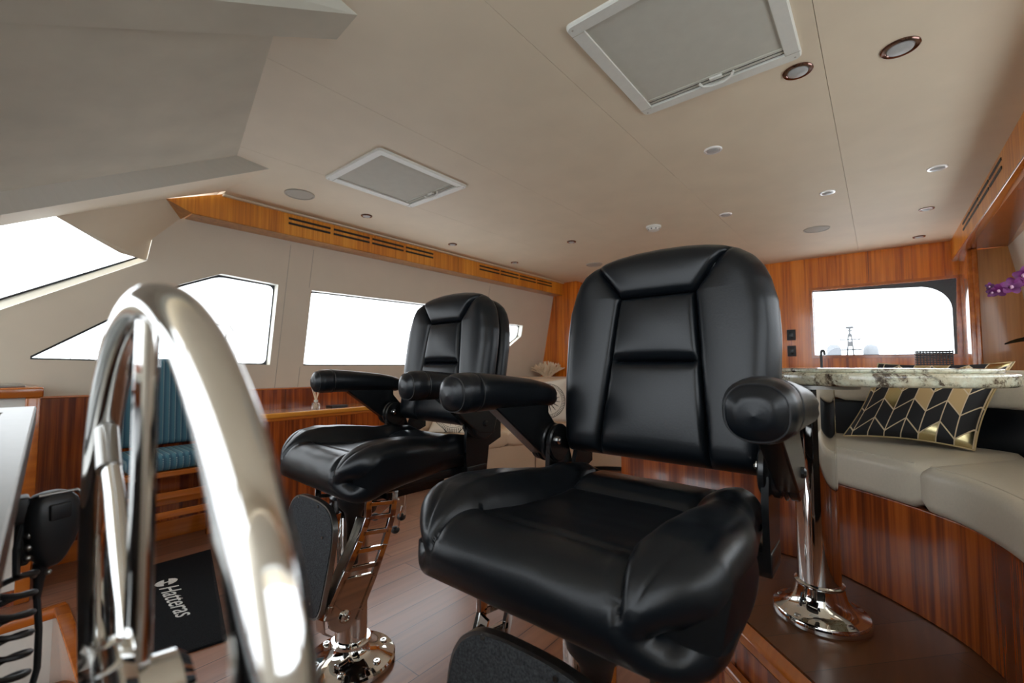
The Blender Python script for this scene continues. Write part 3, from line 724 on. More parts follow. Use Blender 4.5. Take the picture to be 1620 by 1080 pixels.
    for x, z in ((-.06, .635), (.07, .632), (.118, .56), (-.125, .40), (-.02, .372), (.10, .385)):
        P_('plate_screw', MB().lathe([(0, -.002), (.004, -.002), (.004, .001), (0, .001)], pp(x, z, -.003), 8, 'Y'), 'steel', pl)
    bkf = MB()
    for sx in (-1, 1): bkf.prism([(sx * .10, *pp(0, .61, .014)[1:]), (sx * .10, pp(0, .61, .05)[1], .58), (sx * .10, -.268, .31), (sx * .10, *pp(0, .36, .014)[1:])], (sx * .012, 0, 0))
    bkf.tube([(-.155, -.245, .315), (.155, -.245, .315)], .008, 12)
    P_('plate_hinge', bkf, 'chrome', pl, bev=.002)
    # rubber boot over the gas strut
    bt = MB().lathe([(0, .62), (.045, .62), (.050, .60), (.045, .575), (.028, .555), (.020, .52), (.018, .46), (.016, .40), (0, .40)], (.06, -.17, 0), 24)
    P_('strut_boot', bt, 'rubber')
    return root
rc = make_seat('large black leather helm chair in the right foreground with both armrests lowered', (-.05, 0))
rc.location = (-.405, .785, 0)
for ch in rc.children:
    if ch.name.split('.')[0] in ('footrest_plate', 'footrest_arm', 'plate_hinge'): ch.location.y -= .008
lc = make_seat('black leather helm chair on the left, behind a steel steering wheel', (-.10, -.082))
lc.location = (-1.31, .925, 0); lc.rotation_euler.z = math.radians(-2)
for ch in lc.children:
    if ch.name.startswith('armrest'): ch.location.y += .014
for c, g in ((rc, 0), (lc, 0)): c['group'] = 'pair of black helm chairs'

# ------------------------------------------------------------------ stairwell by the helm
mb = MB().box((HX0 - .02, HY0, -.30), (HX0, HY1, -.035)); struct('trim_24', mb, 'white', 'cream riser of the stairwell by the helm')
mb = MB().box((HX0 - .03, HY0, -.035), (HX0 + .015, HY1 + .03, .008), .006).box((HX0, HY1 - .012, -.30), (HX1, HY1 + .035, .008), .006); struct('trim_25', mb, 'trim', 'varnished nosing around the stairwell')
mb = MB().box((HX0, HY0, -.34), (HX0 + .55, HY1 - .012, -.30)); struct('trim_26', mb, 'platform', 'wood tread of the stairwell')
tag(build('stair_carpet', MB().box((HX0 + .10, HY0 + .02, -.30), (HX0 + .50, .16, -.288), .004), 'platecarpet'), 'dark carpet piece on the stair tread at lower left', 'carpet')

# ------------------------------------------------------------------ port cabinet with reed diffuser
t = thing('low_cabinet', 'low striped wood cabinet with golden top under the long window', 'cabinet', (-3.07, 1.6, 0))
cx0, cy0, cy1, cz = -2.945, 1.13, 2.12, .70
def cabpoly(o, z):
    pts = [(-3.219, cy0 - o, z)]
    for k in range(9):
        a = -PI / 2 + k / 8 * PI / 2; pts.append((cx0 + o - .06 + .06 * math.cos(a), cy0 - o + .06 + .06 * math.sin(a), z))
    return pts + [(cx0 + o, cy1, z), (-3.219, cy1, z)]
build('body', MB().prism(cabpoly(0, .07), (0, 0, .58)), 'sapele_dark', t, angle=50)
build('toe_kick', MB().prism(cabpoly(-.02, .0), (0, 0, .07)), 'sapele_dark', t)
build('worktop', MB().prism(cabpoly(.022, .668), (0, 0, .032)), 'tabletop', t, bev=.008)
build('edge_moulding', MB().prism(cabpoly(.012, .648), (0, 0, .020)), 'trim', t, bev=.006)
for y in (1.62,):
    build('door_gap', MB().box((cx0 - .002, y - .002, .08), (cx0 + .001, y + .002, .64)), 'dark', t, smooth=False)
dz = .70; d0 = (-2.985, 1.490, dz)
t = thing('reed_diffuser', 'clear glass reed diffuser with pale sticks on the cabinet', 'diffuser', d0)
build('bottle', MB().box((d0[0] - .022, d0[1] - .022, dz), (d0[0] + .022, d0[1] + .022, dz + .045), .006).lathe([(.0, .044), (.010, .044), (.010, .062), (0, .062)], d0, 16), 'bottle', t)
build('collar', MB().lathe([(.0105, .050), (.013, .050), (.013, .064), (.0105, .064)], d0, 16), 'white', t)
for k in range(6):
    a = k * 1.05; build('reed', MB().tube([(d0[0] - .012 * math.cos(a), d0[1] - .012 * math.sin(a), dz + .006), (d0[0] + .035 * math.cos(a), d0[1] + .035 * math.sin(a), dz + .175 + .01 * (k % 2))], .0026, 6), 'reed', t)
tag(build('small_book', MB().box((-3.06, 1.60, dz), (-2.97, 1.72, dz + .016), .002), 'rubber'), 'thin dark book lying flat beside the reed diffuser', 'book')

# ------------------------------------------------------------------ teal bench chair behind the wheel
t = thing('teal_chair', 'teal woven chair with slatted wood base against the port wall', 'chair', (-2.98, .64, 0))
def softbox(lo, hi, r, T=None): return MB().box(lo, hi, r, T)
Tb = Matrix.Translation((-3.10, 0, .56)) @ Matrix.Rotation(math.radians(-4), 4, 'Y') @ Matrix.Translation((3.10, 0, -.56))
build('backrest', softbox((-3.15, .48, .56), (-3.08, .90, 1.04), .03, Tb), 'teal', t)
build('seat', softbox((-3.10, .47, .465), (-2.79, .92, .55), .035), 'teal', t)
build('seat_rail', MB().box((-3.12, .465, .435), (-2.80, .92, .462), .004), 'trim', t)
for x in (-3.13, -2.83):
    for y in (.435, .905): build('leg', MB().prism([(x, y, 0), (x + .03, y, 0), (x + .035, y, .45), (x - .005, y, .45)], (0, .035, 0)), 'trim', t, bev=.003)
for x, z in ((-2.825, .225), (-2.90, .305), (-3.12, .22)): build('stretcher', MB().box((x, .46, z), (x + .018, .91, z + .035), .003), 'trim', t)
build('side_rail', MB().box((-3.11, .445, .22), (-2.82, .460, .25), .003), 'trim', t)

# ------------------------------------------------------------------ floor mat with lettering
t = thing('floor_mat', 'black boat mat with white lettering on the floor', 'mat', (-2.35, .55, 0))
build('mat', MB().prism([(-2.82, .33, .001), (-1.93, .29, .001), (-1.86, .62, .001), (-2.82, .845, .001)], (0, 0, .009)), 'carpet', t, bev=.003)
def text(name, s, size, T, mat, parent, shear=0, extrude=.0006, sx=1):
    c = bpy.data.curves.new(name, 'FONT'); c.body = s; c.size = size; c.extrude = extrude; c.shear = shear; c.resolution_u = 3
    o = bpy.data.objects.new(name, c); col.objects.link(o); bpy.context.view_layer.update()
    me = bpy.data.meshes.new_from_object(o.evaluated_get(bpy.context.evaluated_depsgraph_get())); bpy.data.objects.remove(o)
    mb = MB(); mb.add([T @ Vector((v.co.x * sx, v.co.y, v.co.z)) for v in me.vertices], [tuple(p.vertices) for p in me.polygons]); return build(name, mb, mat, parent, smooth=False)
Tt = Matrix.Translation((-2.50, .553, .0108)) @ Matrix.Rotation(math.radians(-2.5), 4, 'Z')
text('lettering', 'Hatteras', .098, Tt, 'logo', t, .3, sx=1.0)
mb = MB(); cx, cy = -2.545, .590                      # oval emblem with a wave-like H
ov = lambda r, a: (cx + .036 * r * math.cos(a), cy + .042 * r * math.sin(a), .0105)
mb.add([ov(1, 2 * PI * k / 32) for k in range(32)] , [tuple(range(0, 15)), tuple(range(16, 31))])
mb.prism([(cx - .004, cy - .042, .0105), (cx + .006, cy - .042, .0105), (cx + .006, cy + .042, .0105), (cx - .004, cy + .042, .0105)], (0, 0, .0006))
build('emblem', mb, 'logo', t, smooth=False)

# ------------------------------------------------------------------ steering wheel
wc = Vector((-.335, .0682, .829)); Rw, rt = .2078, .0115
wt = thing('steering_wheel', 'polished steel boat steering wheel seen edge-on in the foreground', 'steering wheel', wc)
nrm = Vector((-.0261, -1, -.0220)).normalized(); u_ = nrm.cross(Vector((0, 0, 1))).normalized(); v_ = u_.cross(nrm)
if u_.x > 0: u_ = -u_
def wp(r, a, d=0): return wc + (u_ * math.cos(a) + v_ * math.sin(a)) * r + nrm * d
if v_.z < 0: v_ = -v_
build('rim', MB().tube([wp(Rw, 2 * PI * k / 128) for k in range(128)], rt, 24, closed=True), 'chrome', wt)
for a in (90, 37, 217, 323):
    a = math.radians(a)
    sp = build('spoke', MB().tube([wp(Rw, a), wp(Rw * .6, a, .001), wp(.03, a, .002) - Vector((0, 0, .028))], [.0058, .0062, .007], 16), 'chrome', wt)
    if a < 1: build('spoke_sleeve', MB().tube([wp(Rw - .012, a), wp(Rw - .055, a, .002)], [.0078, .0078], 16), 'steel', sp)
hb = MB()
def hub(prof, off):
    vs = []; n = 40
    for r, h in prof:
        for k in range(n): vs.append(wp(r, 2 * PI * k / n, off - h - .012))
    fs = [(i * n + k, i * n + (k + 1) % n, (i + 1) * n + (k + 1) % n, (i + 1) * n + k) for i in range(len(prof) - 1) for k in range(n)]
    hb.add(vs, fs + [tuple((len(prof) - 1) * n + k for k in range(n)), tuple(range(n))[::-1]])
wc0 = wc.copy(); wc.z -= .028
hub([(.045, 0), (.045, .012), (.040, .018), (.028, .020), (.026, .040), (.020, .046), (.004, .047)], .035)
build('hub', hb, 'chrome', wt)
kn = MB()
kn.box((-.372, .030, .782), (-.324, .066, .804), .005).box((-.404, .033, .778), (-.376, .055, .794), .004)
build('hub_clamp', kn, 'steel', wt)
build('clamp_knob', MB().tube([(-.324, .052, .792), (-.312, .056, .792), (-.296, .061, .792), (-.288, .063, .792)], [.005, .009, .009, .005], 16), 'chrome', wt)
build('column_shaft', MB().tube([wp(0, 0, .0), wp(0, 0, .20)], .02, 20), 'steel', wt)

# ------------------------------------------------------------------ helm console, handset, nav cabinet
A = Vector((-1.05, .063, .935)); B = Vector((-.385, .010, .871))
t = thing('helm_console', 'brushed steel framed helm console at the left edge', 'console', (-.7, -.2, 0))
k = Vector((0, -.5, 0)); dn = Vector((0, 0, -.028))
fr = MB(); ins_ = .035
e = (B - A).normalized()
i0, i1, i2, i3 = A + e * .05 + Vector((0, -ins_, .0)), B - e * .05 + Vector((0, -ins_, 0)), B - e * .05 + k * .9, A + e * .05 + k * .9
top = [A, B, B + k, A + k]; inn4 = [i0, i1, i2, i3]
fr.add(top + inn4, [(q, (q + 1) % 4, 4 + (q + 1) % 4, 4 + q) for q in range(4)])
fr.add(top + [p + dn for p in top], [(q, (q + 1) % 4, 4 + (q + 1) % 4, 4 + q) for q in range(4)])
fr.add(inn4 + [p + dn * .3 for p in inn4], [(q, (q + 1) % 4, 4 + (q + 1) % 4, 4 + q) for q in range(4)])
build('bezel', fr, 'steel', t, smooth=False, bev=.003)
build('display', MB().quad(*[p + dn * .25 for p in inn4]), 'screen', t, smooth=False)
build('display_border', MB().prism([i0 + dn * .2 + Vector((.0, -.018, .001)), i1 + dn * .2 + Vector((0, -.018, .001)), i1 + dn * .2 + Vector((0, -.03, .001)), i0 + dn * .2 + Vector((0, -.03, .001))], (0, 0, .001)), 'dark', t, smooth=False)
build('body', MB().prism([(-1.03, .0, 0), (-.40, -.03, 0), (-.40, -.03, .84), (-1.03, .0, .905)], (0, -.44, 0)), 'rubber', t)
mc = Vector((-.85, .070, .79))
t = thing('radio_handset', 'black marine radio handset with coiled cord hanging by the console', 'radio', mc)
def sect(mbd, cs, n=24):
    vs = [];
    for (z, w, d, yo) in cs:
        for q in range(n):
            a = 2 * PI * q / n; c, s_ = math.cos(a), math.sin(a)
            vs.append((mc.x + math.copysign(abs(s_) ** .6, s_) * d, mc.y + yo + math.copysign(abs(c) ** .6, c) * w * .86, z))
    fs = [(i * n + q, i * n + (q + 1) % n, (i + 1) * n + (q + 1) % n, (i + 1) * n + q) for i in range(len(cs) - 1) for q in range(n)]
    return mbd.add(vs, fs + [tuple(range(n))[::-1], tuple((len(cs) - 1) * n + q for q in range(n))])
R0 = Matrix.Translation(mc) @ Matrix.Rotation(math.radians(22), 4, 'Z') @ Matrix.Translation(-mc)
b_ = sect(MB(), [(.834, .010, .008, 0), (.831, .020, .014, 0), (.822, .028, .018, 0), (.805, .032, .020, .001), (.785, .031, .020, .001), (.765, .026, .018, 0), (.750, .018, .015, 0), (.742, .012, .012, 0), (.738, .008, .008, 0)])
b_.v = [tuple(R0 @ Vector(p)) for p in b_.v]
body_ = build('housing', b_, 'rubber', t, angle=60)
tr_ = MB().tube([R0 @ Vector((mc.x + .012, mc.y - .020 + .0, .833)), R0 @ Vector((mc.x + .012, mc.y + .02, .832)), R0 @ Vector((mc.x + .014, mc.y + .031, .815)), R0 @ Vector((mc.x + .012, mc.y + .032, .785))], .0022, 8)
build('edge_trim', tr_, 'steel', body_)
build('talk_button', MB().box((mc.x + .016, mc.y - .012, .80), (mc.x + .023, mc.y + .010, .82), .002, R0), 'rubber', body_)
build('strain_relief', MB().tube([(mc.x, mc.y - .006, .742), (mc.x, mc.y - .008, .735), (mc.x, mc.y - .008, .722), (mc.x, mc.y - .009, .700)], [.009, .0075, .0055, .004], 14), 'rubber', t)
for dy in (-.014, -.001): build('clip_screw', MB().ball((mc.x + .012, mc.y + dy, .733), .0035, 8), 'steel', t)
build('hanger_bracket', MB().box((mc.x - .02, .036, .80), (mc.x + .01, .050, .832), .003).box((mc.x - .015, .038, .745), (mc.x + .005, .052, .80), .004), 'rubber', t)
for z in (.770, .757, .785): build('bracket_screw', MB().ball((mc.x + .014, .050, z), .0045, 8), 'steel', t)
# coiled cord: straight lead down then a coil rising on the left
pts = [(mc.x, mc.y - .009, .70), (mc.x + .004, mc.y - .006, .66), (mc.x + .01, mc.y - .006, .615), (mc.x + .012, mc.y - .012, .585)]
for q in range(0, 60):
    a = q * 2 * PI / 20; pts.append((mc.x + .014 * math.cos(a) + .0, mc.y - .002 + .020 * math.sin(a) , .575 - q * .0011))
cord = MB().tube(pts, .0036, 8)
pts = []
for q in range(0, 240):
    a = q * 2 * PI / 20; z = .745 - q * .0012; pts.append((mc.x + .02 + .015 * math.cos(a), .040 + .018 * math.sin(a) - .006 * (q / 240), z))
cord.tube([(mc.x + .005, .045, .80), (mc.x + .01, .040, .77)] + pts, .0036, 8)
build('coiled_cord', cord, 'rubber', t)

t = thing('chart_cabinet', 'wood cabinet with grey mat inset on top, behind the console', 'cabinet', (-3.0, -.3, 0))
build('top', MB().box((-3.19, -.9, .862), (-2.80, .187, .906), .006), 'trim', t)
build('top_mat', MB().box((-3.19, -.88, .905), (-2.84, .135, .916), .005), 'steel', t)
build('side_panel', MB().box((-3.20, -.88, .05), (-2.83, .165, .862)), 'white', t)
build('corner_post', MB().box((-2.855, .135, 0), (-2.812, .180, .862), .004), 'trim', t)
build('base', MB().box((-3.20, -.88, 0), (-2.82, .17, .06)), 'sapele_dark', t)

# ------------------------------------------------------------------ port aft sofa with cushions
def smooth_path(pts, n=8):
    out = []; P = [Vector(p) for p in pts]
    for i in range(len(P) - 1):
        p0 = P[max(i - 1, 0)]; p1 = P[i]; p2 = P[i + 1]; p3 = P[min(i + 2, len(P) - 1)]
        for j in range(n):
            t = j / n; out.append(.5 * (2 * p1 + (p2 - p0) * t + (2 * p0 - 5 * p1 + 4 * p2 - p3) * t * t + (3 * p1 - p0 - 3 * p2 + p3) * t ** 3))
    return out + [P[-1]]
def band(path_in, path_out, z0, z1, r):      # upholstered slab between two plan curves with rounded long edges and ends
    n = len(path_in); prof = []
    K = 5
    for k in range(K + 1):
        a = PI / 2 * k / K; prof.append((r - r * math.sin(a), z1 - r + r * math.cos(a) ))   # (inset across, z)
    prof = [(r - r * math.sin(PI / 2 * k / K), z1 - r + r * math.cos(PI / 2 * k / K)) for k in range(K + 1)]
    low = [(r * (1 - math.cos(PI / 2 * k / K)), z0 + r - r * math.sin(PI / 2 * k / K)) for k in range(K + 1)]
    side = prof + low       # from top inner to bottom inner along the 'in' side
    vs = []; m = len(side) * 2
    for i in range(n):
        a = path_in[i]; b = path_out[i]; d = (b - a); L = d.length; d = d / L
        e = min(i, n - 1 - i); sh = 0 if e >= 2 else (r * .25 if e == 1 else r)
        t = (path_in[min(i + 1, n - 1)] - path_in[max(i - 1, 0)]).normalized()
        for (ins, z) in side: p = a + d * (ins + sh * .6); vs.append((p.x, p.y, z if e else z0 + r * .5 + (z - z0) * (1 - r / (z1 - z0))))
        for (ins, z) in reversed(side): p = a + d * (L - ins - sh * .6); vs.append((p.x, p.y, z if e else z0 + r * .5 + (z - z0) * (1 - r / (z1 - z0))))
    fs = [(i * m + k, i * m + (k + 1) % m, (i + 1) * m + (k + 1) % m, (i + 1) * m + k) for i in range(n - 1) for k in range(m)]
    return MB().add(vs, fs + [tuple(range(m))[::-1], tuple((n - 1) * m + k for k in range(m))])
front = smooth_path([(-3.06, 2.16), (-2.68, 2.62), (-2.47, 3.15), (-2.20, 3.62), (-1.93, 3.88), (-1.3, 4.02), (-.9, 4.05)], 10)
back = smooth_path([(-3.20, 2.17), (-3.18, 2.9), (-3.10, 3.7), (-2.85, 4.25), (-2.25, 4.50), (-1.3, 4.55), (-.9, 4.58)], 10)
t = thing('port_sofa', 'curved cream leather sofa running into the port aft corner', 'sofa', (-2.7, 3.4, 0))
N_ = len(front)
def seg_(a, b): return front[a:b], back[a:b]
build('base', band([p + (q - p).normalized() * .03 for p, q in zip(front, back)], back, .04, .29, .01), 'ivory_warm', t)
build('plinth', band([p + (q - p).normalized() * .07 for p, q in zip(front, back)], back, 0, .045, .005), 'dark', t)
for a, b in ((0, 17), (17, 33), (33, 48), (48, N_)):
    b2 = min(b + 1, N_); build('seat_cushion', band(front[a:b2], back[a:b2], .285, .42, .03), 'ivory_warm', t)
bf = [p + (q - p).normalized() * ((q - p).length * .66) for p, q in zip(front, back)]
bb = [q + (q - p).normalized() * .02 if q.x > -3.15 else q for p, q in zip(front, back)]
for a, b in ((0, 12), (12, 24), (24, 36), (36, 48), (48, N_)):
    b2 = min(b + 1, N_); build('back_cushion', band(bf[a:b2], bb[a:b2], .42, .86, .04), 'ivory_warm', t)
for i in (8, 22, 30, 42):
    p, q = front[i], back[i]; d = (p - q).normalized()
    c = p - d * .028; s_ = Vector((-d.y, d.x)) * .003
    build('base_seam', MB().prism([(c.x - s_.x, c.y - s_.y, .05), (c.x + s_.x, c.y + s_.y, .05), (c.x + s_.x, c.y + s_.y, .28), (c.x - s_.x, c.y - s_.y, .28)], (d.x * .0015, d.y * .0015, 0)), 'dark', t, smooth=False)
mb = MB().prism([(-3.23, 3.9, 0), (-3.13, 3.9, 0), (-2.9, 4.28, 0), (-2.25, 4.54, 0), (-.9, 4.62, 0), (-.9, 4.87, 0), (-3.23, 4.87, 0)], (0, 0, .868)); tag(build('corner_shelf', mb, 'ivory_warm'), 'cream shelf in the port aft corner behind the sofa', 'shelf')
# coral ornament
random.seed(3)
cc = Vector((-3.01, 4.27, .868)); mb = MB()
def branch(p, d, r, n):
    q = p + d * (.046 + .018 * random.random()); mb.tube([p, (p + q) / 2 + Vector([random.uniform(-.003, .003) for _ in range(3)]), q], [r, r * .95, r * .9], 7)
    mb.ball(q, r * .9, 5)
    if n == 0: return
    for k in range(random.choice((1, 2, 2))):
        v = (d + Vector((random.uniform(-.75, .75), random.uniform(-.75, .75), random.uniform(-.2, .3)))).normalized(); branch(q, v, r * .88, n - 1)
for k in range(46):
    a = k * 2.4; f_ = math.sqrt(k / 46); branch(cc + Vector((.055 * f_ * math.cos(a), .055 * f_ * math.sin(a), .015)), Vector((math.cos(a) * f_ * 1.3, math.sin(a) * f_ * 1.3, 1.0)).normalized(), .0085, 2)
mb.lathe([(0, 0), (.05, 0), (.045, .02), (0, .03)], cc, 16)
tag(build('coral_ornament', mb, 'coral', fix=False), 'cream branching coral ornament on the corner shelf behind the sofa', 'coral')

def pillow(c4, thick, mat, name, label, group=None, nrm_=None, round_=False, N=36, piping=None, cat='pillow'):
    bl, br_, tr__, tl = [Vector(p) for p in c4]; ctr = (bl + br_ + tr__ + tl) / 4
    nn = ((br_ - bl).cross(tl - bl)).normalized()
    if nrm_ is not None and nn.dot(Vector(nrm_)) < 0: nn = -nn
    vf, vb, uv = [], [], []
    for j in range(N + 1):
        for i in range(N + 1):
            u, v = i / N, j / N
            # pulled-in edges between pointed corners
            pu = u - .5; pv = v - .5
            k = .10
            uu = .5 + pu * (1 - k * (1 - (2 * pv) ** 2)); vv = .5 + pv * (1 - k * (1 - (2 * pu) ** 2))
            p = bl * (1 - uu) * (1 - vv) + br_ * uu * (1 - vv) + tl * (1 - uu) * vv + tr__ * uu * vv
            h = thick * ((1 - (2 * pu) ** 2) ** .5 * (1 - (2 * pv) ** 2) ** .5) ** .8
            h *= 1 + .05 * noise.noise(p * 14)
            vf.append(p + nn * h); vb.append(p - nn * h * .6); uv.append((u, v))
    n = N + 1; fs = [(j * n + i, j * n + i + 1, (j + 1) * n + i + 1, (j + 1) * n + i) for j in range(N) for i in range(N)]
    me = bpy.data.meshes.new(name); o = bpy.data.objects.new(name, me); col.objects.link(o)
    o.location = ctr
    xa = (br_ - bl).normalized(); 
    Rm = Matrix((xa, -nn if (xa.cross(nn)).z > 0 else nn, Vector((0, 0, 0)))).to_3x3() if False else None
    za = (tl - bl) - xa * (tl - bl).dot(xa); za.normalize(); ya = za.cross(xa)
    rot = Matrix((xa, ya, za)).transposed(); o.rotation_euler = rot.to_euler(); inv = rot.transposed()
    m = len(vf); vs = [inv @ (p - ctr) for p in vf + vb]
    me.from_pydata(vs, [], fs + [tuple(m + q for q in f[::-1]) for f in fs])
    ul = me.uv_layers.new(name='UVMap')
    for lp in me.loops: ul.data[lp.index].uv = uv[lp.vertex_index % m]
    me.materials.append(M[mat]); me.polygons.foreach_set('use_smooth', [True] * len(me.polygons))
    tag(o, label, cat, group)
    if piping:
        rim = [i for i in range(N)] + [N + j * n for j in range(N)] + [N * n + N - i for i in range(N)] + [(N - j) * n for j in range(N)]
        pm = MB().tube([inv @ ((vf[i] + vb[i]) / 2 - ctr) for i in rim], .0028, 6, closed=True); build('piping', pm, piping, o, local=True)
    return o
def facing(c, w, h, fwd, roll=0, lean=0):
    f = Vector(fwd).normalized(); x = f.cross(Vector((0, 0, 1))).normalized() * -1; z = x.cross(f) * -1
    if z.z < 0: z = -z
    z = (z * math.cos(lean) - f * math.sin(lean)).normalized()
    xx = x * math.cos(roll) + z * math.sin(roll); zz = -x * math.sin(roll) + z * math.cos(roll); c = Vector(c)
    return [c - xx * w / 2 - zz * h / 2, c + xx * w / 2 - zz * h / 2, c + xx * w / 2 + zz * h / 2, c - xx * w / 2 + zz * h / 2]
pillow(facing((-2.46, 3.50, .655), .43, .43, (.55, -.83, .0), .1, .25), .07, 'compass', 'compass_pillow', 'cream pillow with dark compass print, upright beside the right helm chair back', 'compass pillows', (.5, -.8, 0))
pillow(facing((-2.93, 2.72, .50), .42, .34, (.75, -.65, .2), -.1, .9), .06, 'compass', 'compass_pillow', 'cream compass print pillow lying low behind the left helm chair', 'compass pillows', (.5, -.6, .5))

# ------------------------------------------------------------------ dinette platform, settee, table
t = thing('dinette_platform', 'raised wood platform with varnished nosing and drawer front', 'platform', (-.2, 1.8, 0))
pp_ = [(.75, .62), (.28, .745), (-.387, 1.395), (-1.02, 1.86), (-1.02, 2.75), (.75, 2.75)]
def off(poly, d):
    out = []; n = len(poly); c = Vector((.1, 1.9))
    for i in range(n):
        p = Vector(poly[i]); a = (p - Vector(poly[i - 1])).normalized(); b = (Vector(poly[(i + 1) % n]) - p).normalized()
        n1 = Vector((a.y, -a.x)); n2 = Vector((b.y, -b.x))
        if n1.dot(c - p) < 0: n1 = -n1
        if n2.dot(c - p) < 0: n2 = -n2
        m = (n1 + n2).normalized(); out.append(p + m * d / max(.4, m.dot(n1)))
    return out
P3 = lambda poly, z: [(p[0], p[1], z) for p in poly]
build('deck', MB().prism(P3(off(pp_, .045), .26), (0, 0, .040)), 'platform', t)
nz = MB(); a, b = off(pp_, 0), off(pp_, .045); n = len(a)
nz.add(P3(a, .262) + P3(a, .298) + P3(b, .301) + P3(b, .262), [(k, (k + 1) % n, n + (k + 1) % n, n + k) for k in range(n)] + [(n + k, n + (k + 1) % n, 2 * n + (k + 1) % n, 2 * n + k) for k in range(n)] + [(k, (k + 1) % n, 3 * n + (k + 1) % n, 3 * n + k) for k in range(n)] + [(2 * n + k, 2 * n + (k + 1) % n, 3 * n + (k + 1) % n, 3 * n + k) for k in range(n)])
build('nosing', nz, 'trim', t, bev=.008)
build('riser', MB().prism(P3(off(pp_, .018), 0), (0, 0, .262)), 'sapele_dark', t, smooth=False)
rl = MB(); e0, e1_ = Vector((-.36, 1.375)), Vector((.26, .775)); dd = (e1_ - e0).normalized(); nn_ = Vector((-dd.y, dd.x)); nn_ = nn_ if nn_.dot(Vector((-1, -1))) > 0 else -nn_
def pr(a, o, z): q = a + nn_ * o; return (q.x, q.y, z)
rl.prism([pr(e0, .02, .16), pr(e1_, .02, .16), pr(e1_, .02, .178), pr(e0, .02, .178)], tuple(nn_.to_3d() * -.03))
build('drawer_lip', rl, 'trim', t, bev=.005)
build('drawer_front', MB().prism([pr(e0, .008, .03), pr(e1_, .008, .03), pr(e1_, .008, .158), pr(e0, .008, .158)], tuple(nn_.to_3d() * -.03)), 'trim', t, bev=.003)

sf = smooth_path([(-.98, 1.985), (-.62, 1.945), (-.40, 1.925), (-.24, 1.905), (-.12, 1.845), (.05, 1.69), (.150, 1.54), (.205, 1.30), (.215, 1.0), (.215, .80)], 8)
sb = smooth_path([(-.98, 2.34), (-.62, 2.33), (-.40, 2.32), (-.15, 2.30), (.10, 2.25), (.34, 2.14), (.46, 1.85), (.52, 1.40), (.54, 1.0), (.54, .80)], 8)
t = thing('dinette_settee', 'curved taupe leather settee with black lower back and striped wood base', 'sofa', (0, 2.0, .3))
def inw(k, a=sf, b=sb): return [p + (q - p).normalized() * k for p, q in zip(a, b)]
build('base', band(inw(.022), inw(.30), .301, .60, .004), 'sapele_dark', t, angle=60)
for a, b in ((0, 20), (20, 41), (41, len(sf))):
    b2 = min(b + 1, len(sf)); cu = build('seat_cushion', band(sf[a:b2], sb[a:b2], .60, .722, .028), 'ivory', t)
    sm_ = MB().tube([Vector((p.x, p.y, .7225)) for p in inw(.03)[a + 1:b2 - 1]], .0018, 6); build('cushion_seam', sm_, 'ivory', cu)
lo_ = [q + (q - p).normalized() * .0 for p, q in zip(sf, sb)]; hi_ = [q + (q - p).normalized() * .07 for p, q in zip(sf, sb)]
tp = [q + (q - p).normalized() * -.012 for p, q in zip(sf, sb)]
build('back_lower', band(lo_, hi_, .70, .858, .012), 'leather', t)
for a, b in ((0, 24), (24, 45), (45, len(sf))):
    b2 = min(b + 1, len(sf)); build('back_upper', band(tp[a:b2], hi_[a:b2], .856, .984, .022), 'ivory', t)
ledge_in = [q + (q - p).normalized() * .07 for p, q in zip(sf, sb)]; ledge_out = [q + (q - p).normalized() * .34 for p, q in zip(sf, sb)]
build('back_panel', band(ledge_in, [q + (q - p).normalized() * .10 for p, q in zip(sf, sb)], .301, .97, .004), 'sapele_side', t)

tc_ = Vector((-.152, 1.532, .3))
t = thing('granite_table', 'thick mottled granite table on a polished steel column', 'table', tc_)
tb = [(-.40, 1.93), (-.36, 1.78), (-.275, 1.60), (-.20, 1.475), (-.12, 1.415), (-.02, 1.40), (.08, 1.43), (.17, 1.48), (.245, 1.565), (.275, 1.68), (.25, 1.83), (.15, 1.97), (-.02, 2.05), (-.22, 2.05), (-.35, 2.01)]
tbs = smooth_path([Vector(p) for p in tb + [tb[0]]], 6)[:-1]
cen_ = sum(tbs, Vector((0, 0))) / len(tbs)
def slab(z0, z1, shr, r):
    K = 5; prof = [(r * (1 - math.cos(PI / 2 * k / K)), z0 + r - r * math.sin(PI / 2 * k / K)) for k in range(K + 1)][::-1] + [(r * (1 - math.cos(PI / 2 * k / K)), z1 - r + r * math.sin(PI / 2 * k / K)) for k in range(K + 1)]
    n = len(tbs); vs = []
    for ins, z in prof:
        for p in tbs: d = (cen_ - p).normalized(); q = p + d * (ins + shr); vs.append((q.x, q.y, z))
    fs = [(i * n + k, i * n + (k + 1) % n, (i + 1) * n + (k + 1) % n, (i + 1) * n + k) for i in range(len(prof) - 1) for k in range(n)]
    return MB().add(vs, fs + [tuple(range(n))[::-1], tuple((len(prof) - 1) * n + k for k in range(n))])
ttop = build('tabletop', slab(.946, .981, 0, .010), 'granite', t)
build('raised_top_layer', slab(.981, .992, .028, .005), 'granite', ttop)
build('column', MB().lathe([(.052, .07), (.052, .646)], tc_, 64), 'chrome', t)
build('base_flange', MB().lathe([(0, 0), (.113, 0), (.117, .004), (.117, .018), (.113, .024), (.100, .028), (.085, .034), (.073, .046), (.064, .064), (.060, .082), (.058, .09), (.060, .093), (.060, .097), (.053, .10)], tc_, 72), 'chrome', t)
for k in range(5):
    a = k * 2 * PI / 5 + .5; build('flange_screw', MB().lathe([(0, 0), (.009, 0), (.007, .003), (0, .003)], tc_ + Vector((0.098 * math.cos(a), 0.098 * math.sin(a), .027)), 14), 'steel', t)
build('top_plate', MB().lathe([(0, .636), (.11, .636), (.11, .6455), (0, .6455)], tc_, 40), 'steel', t)

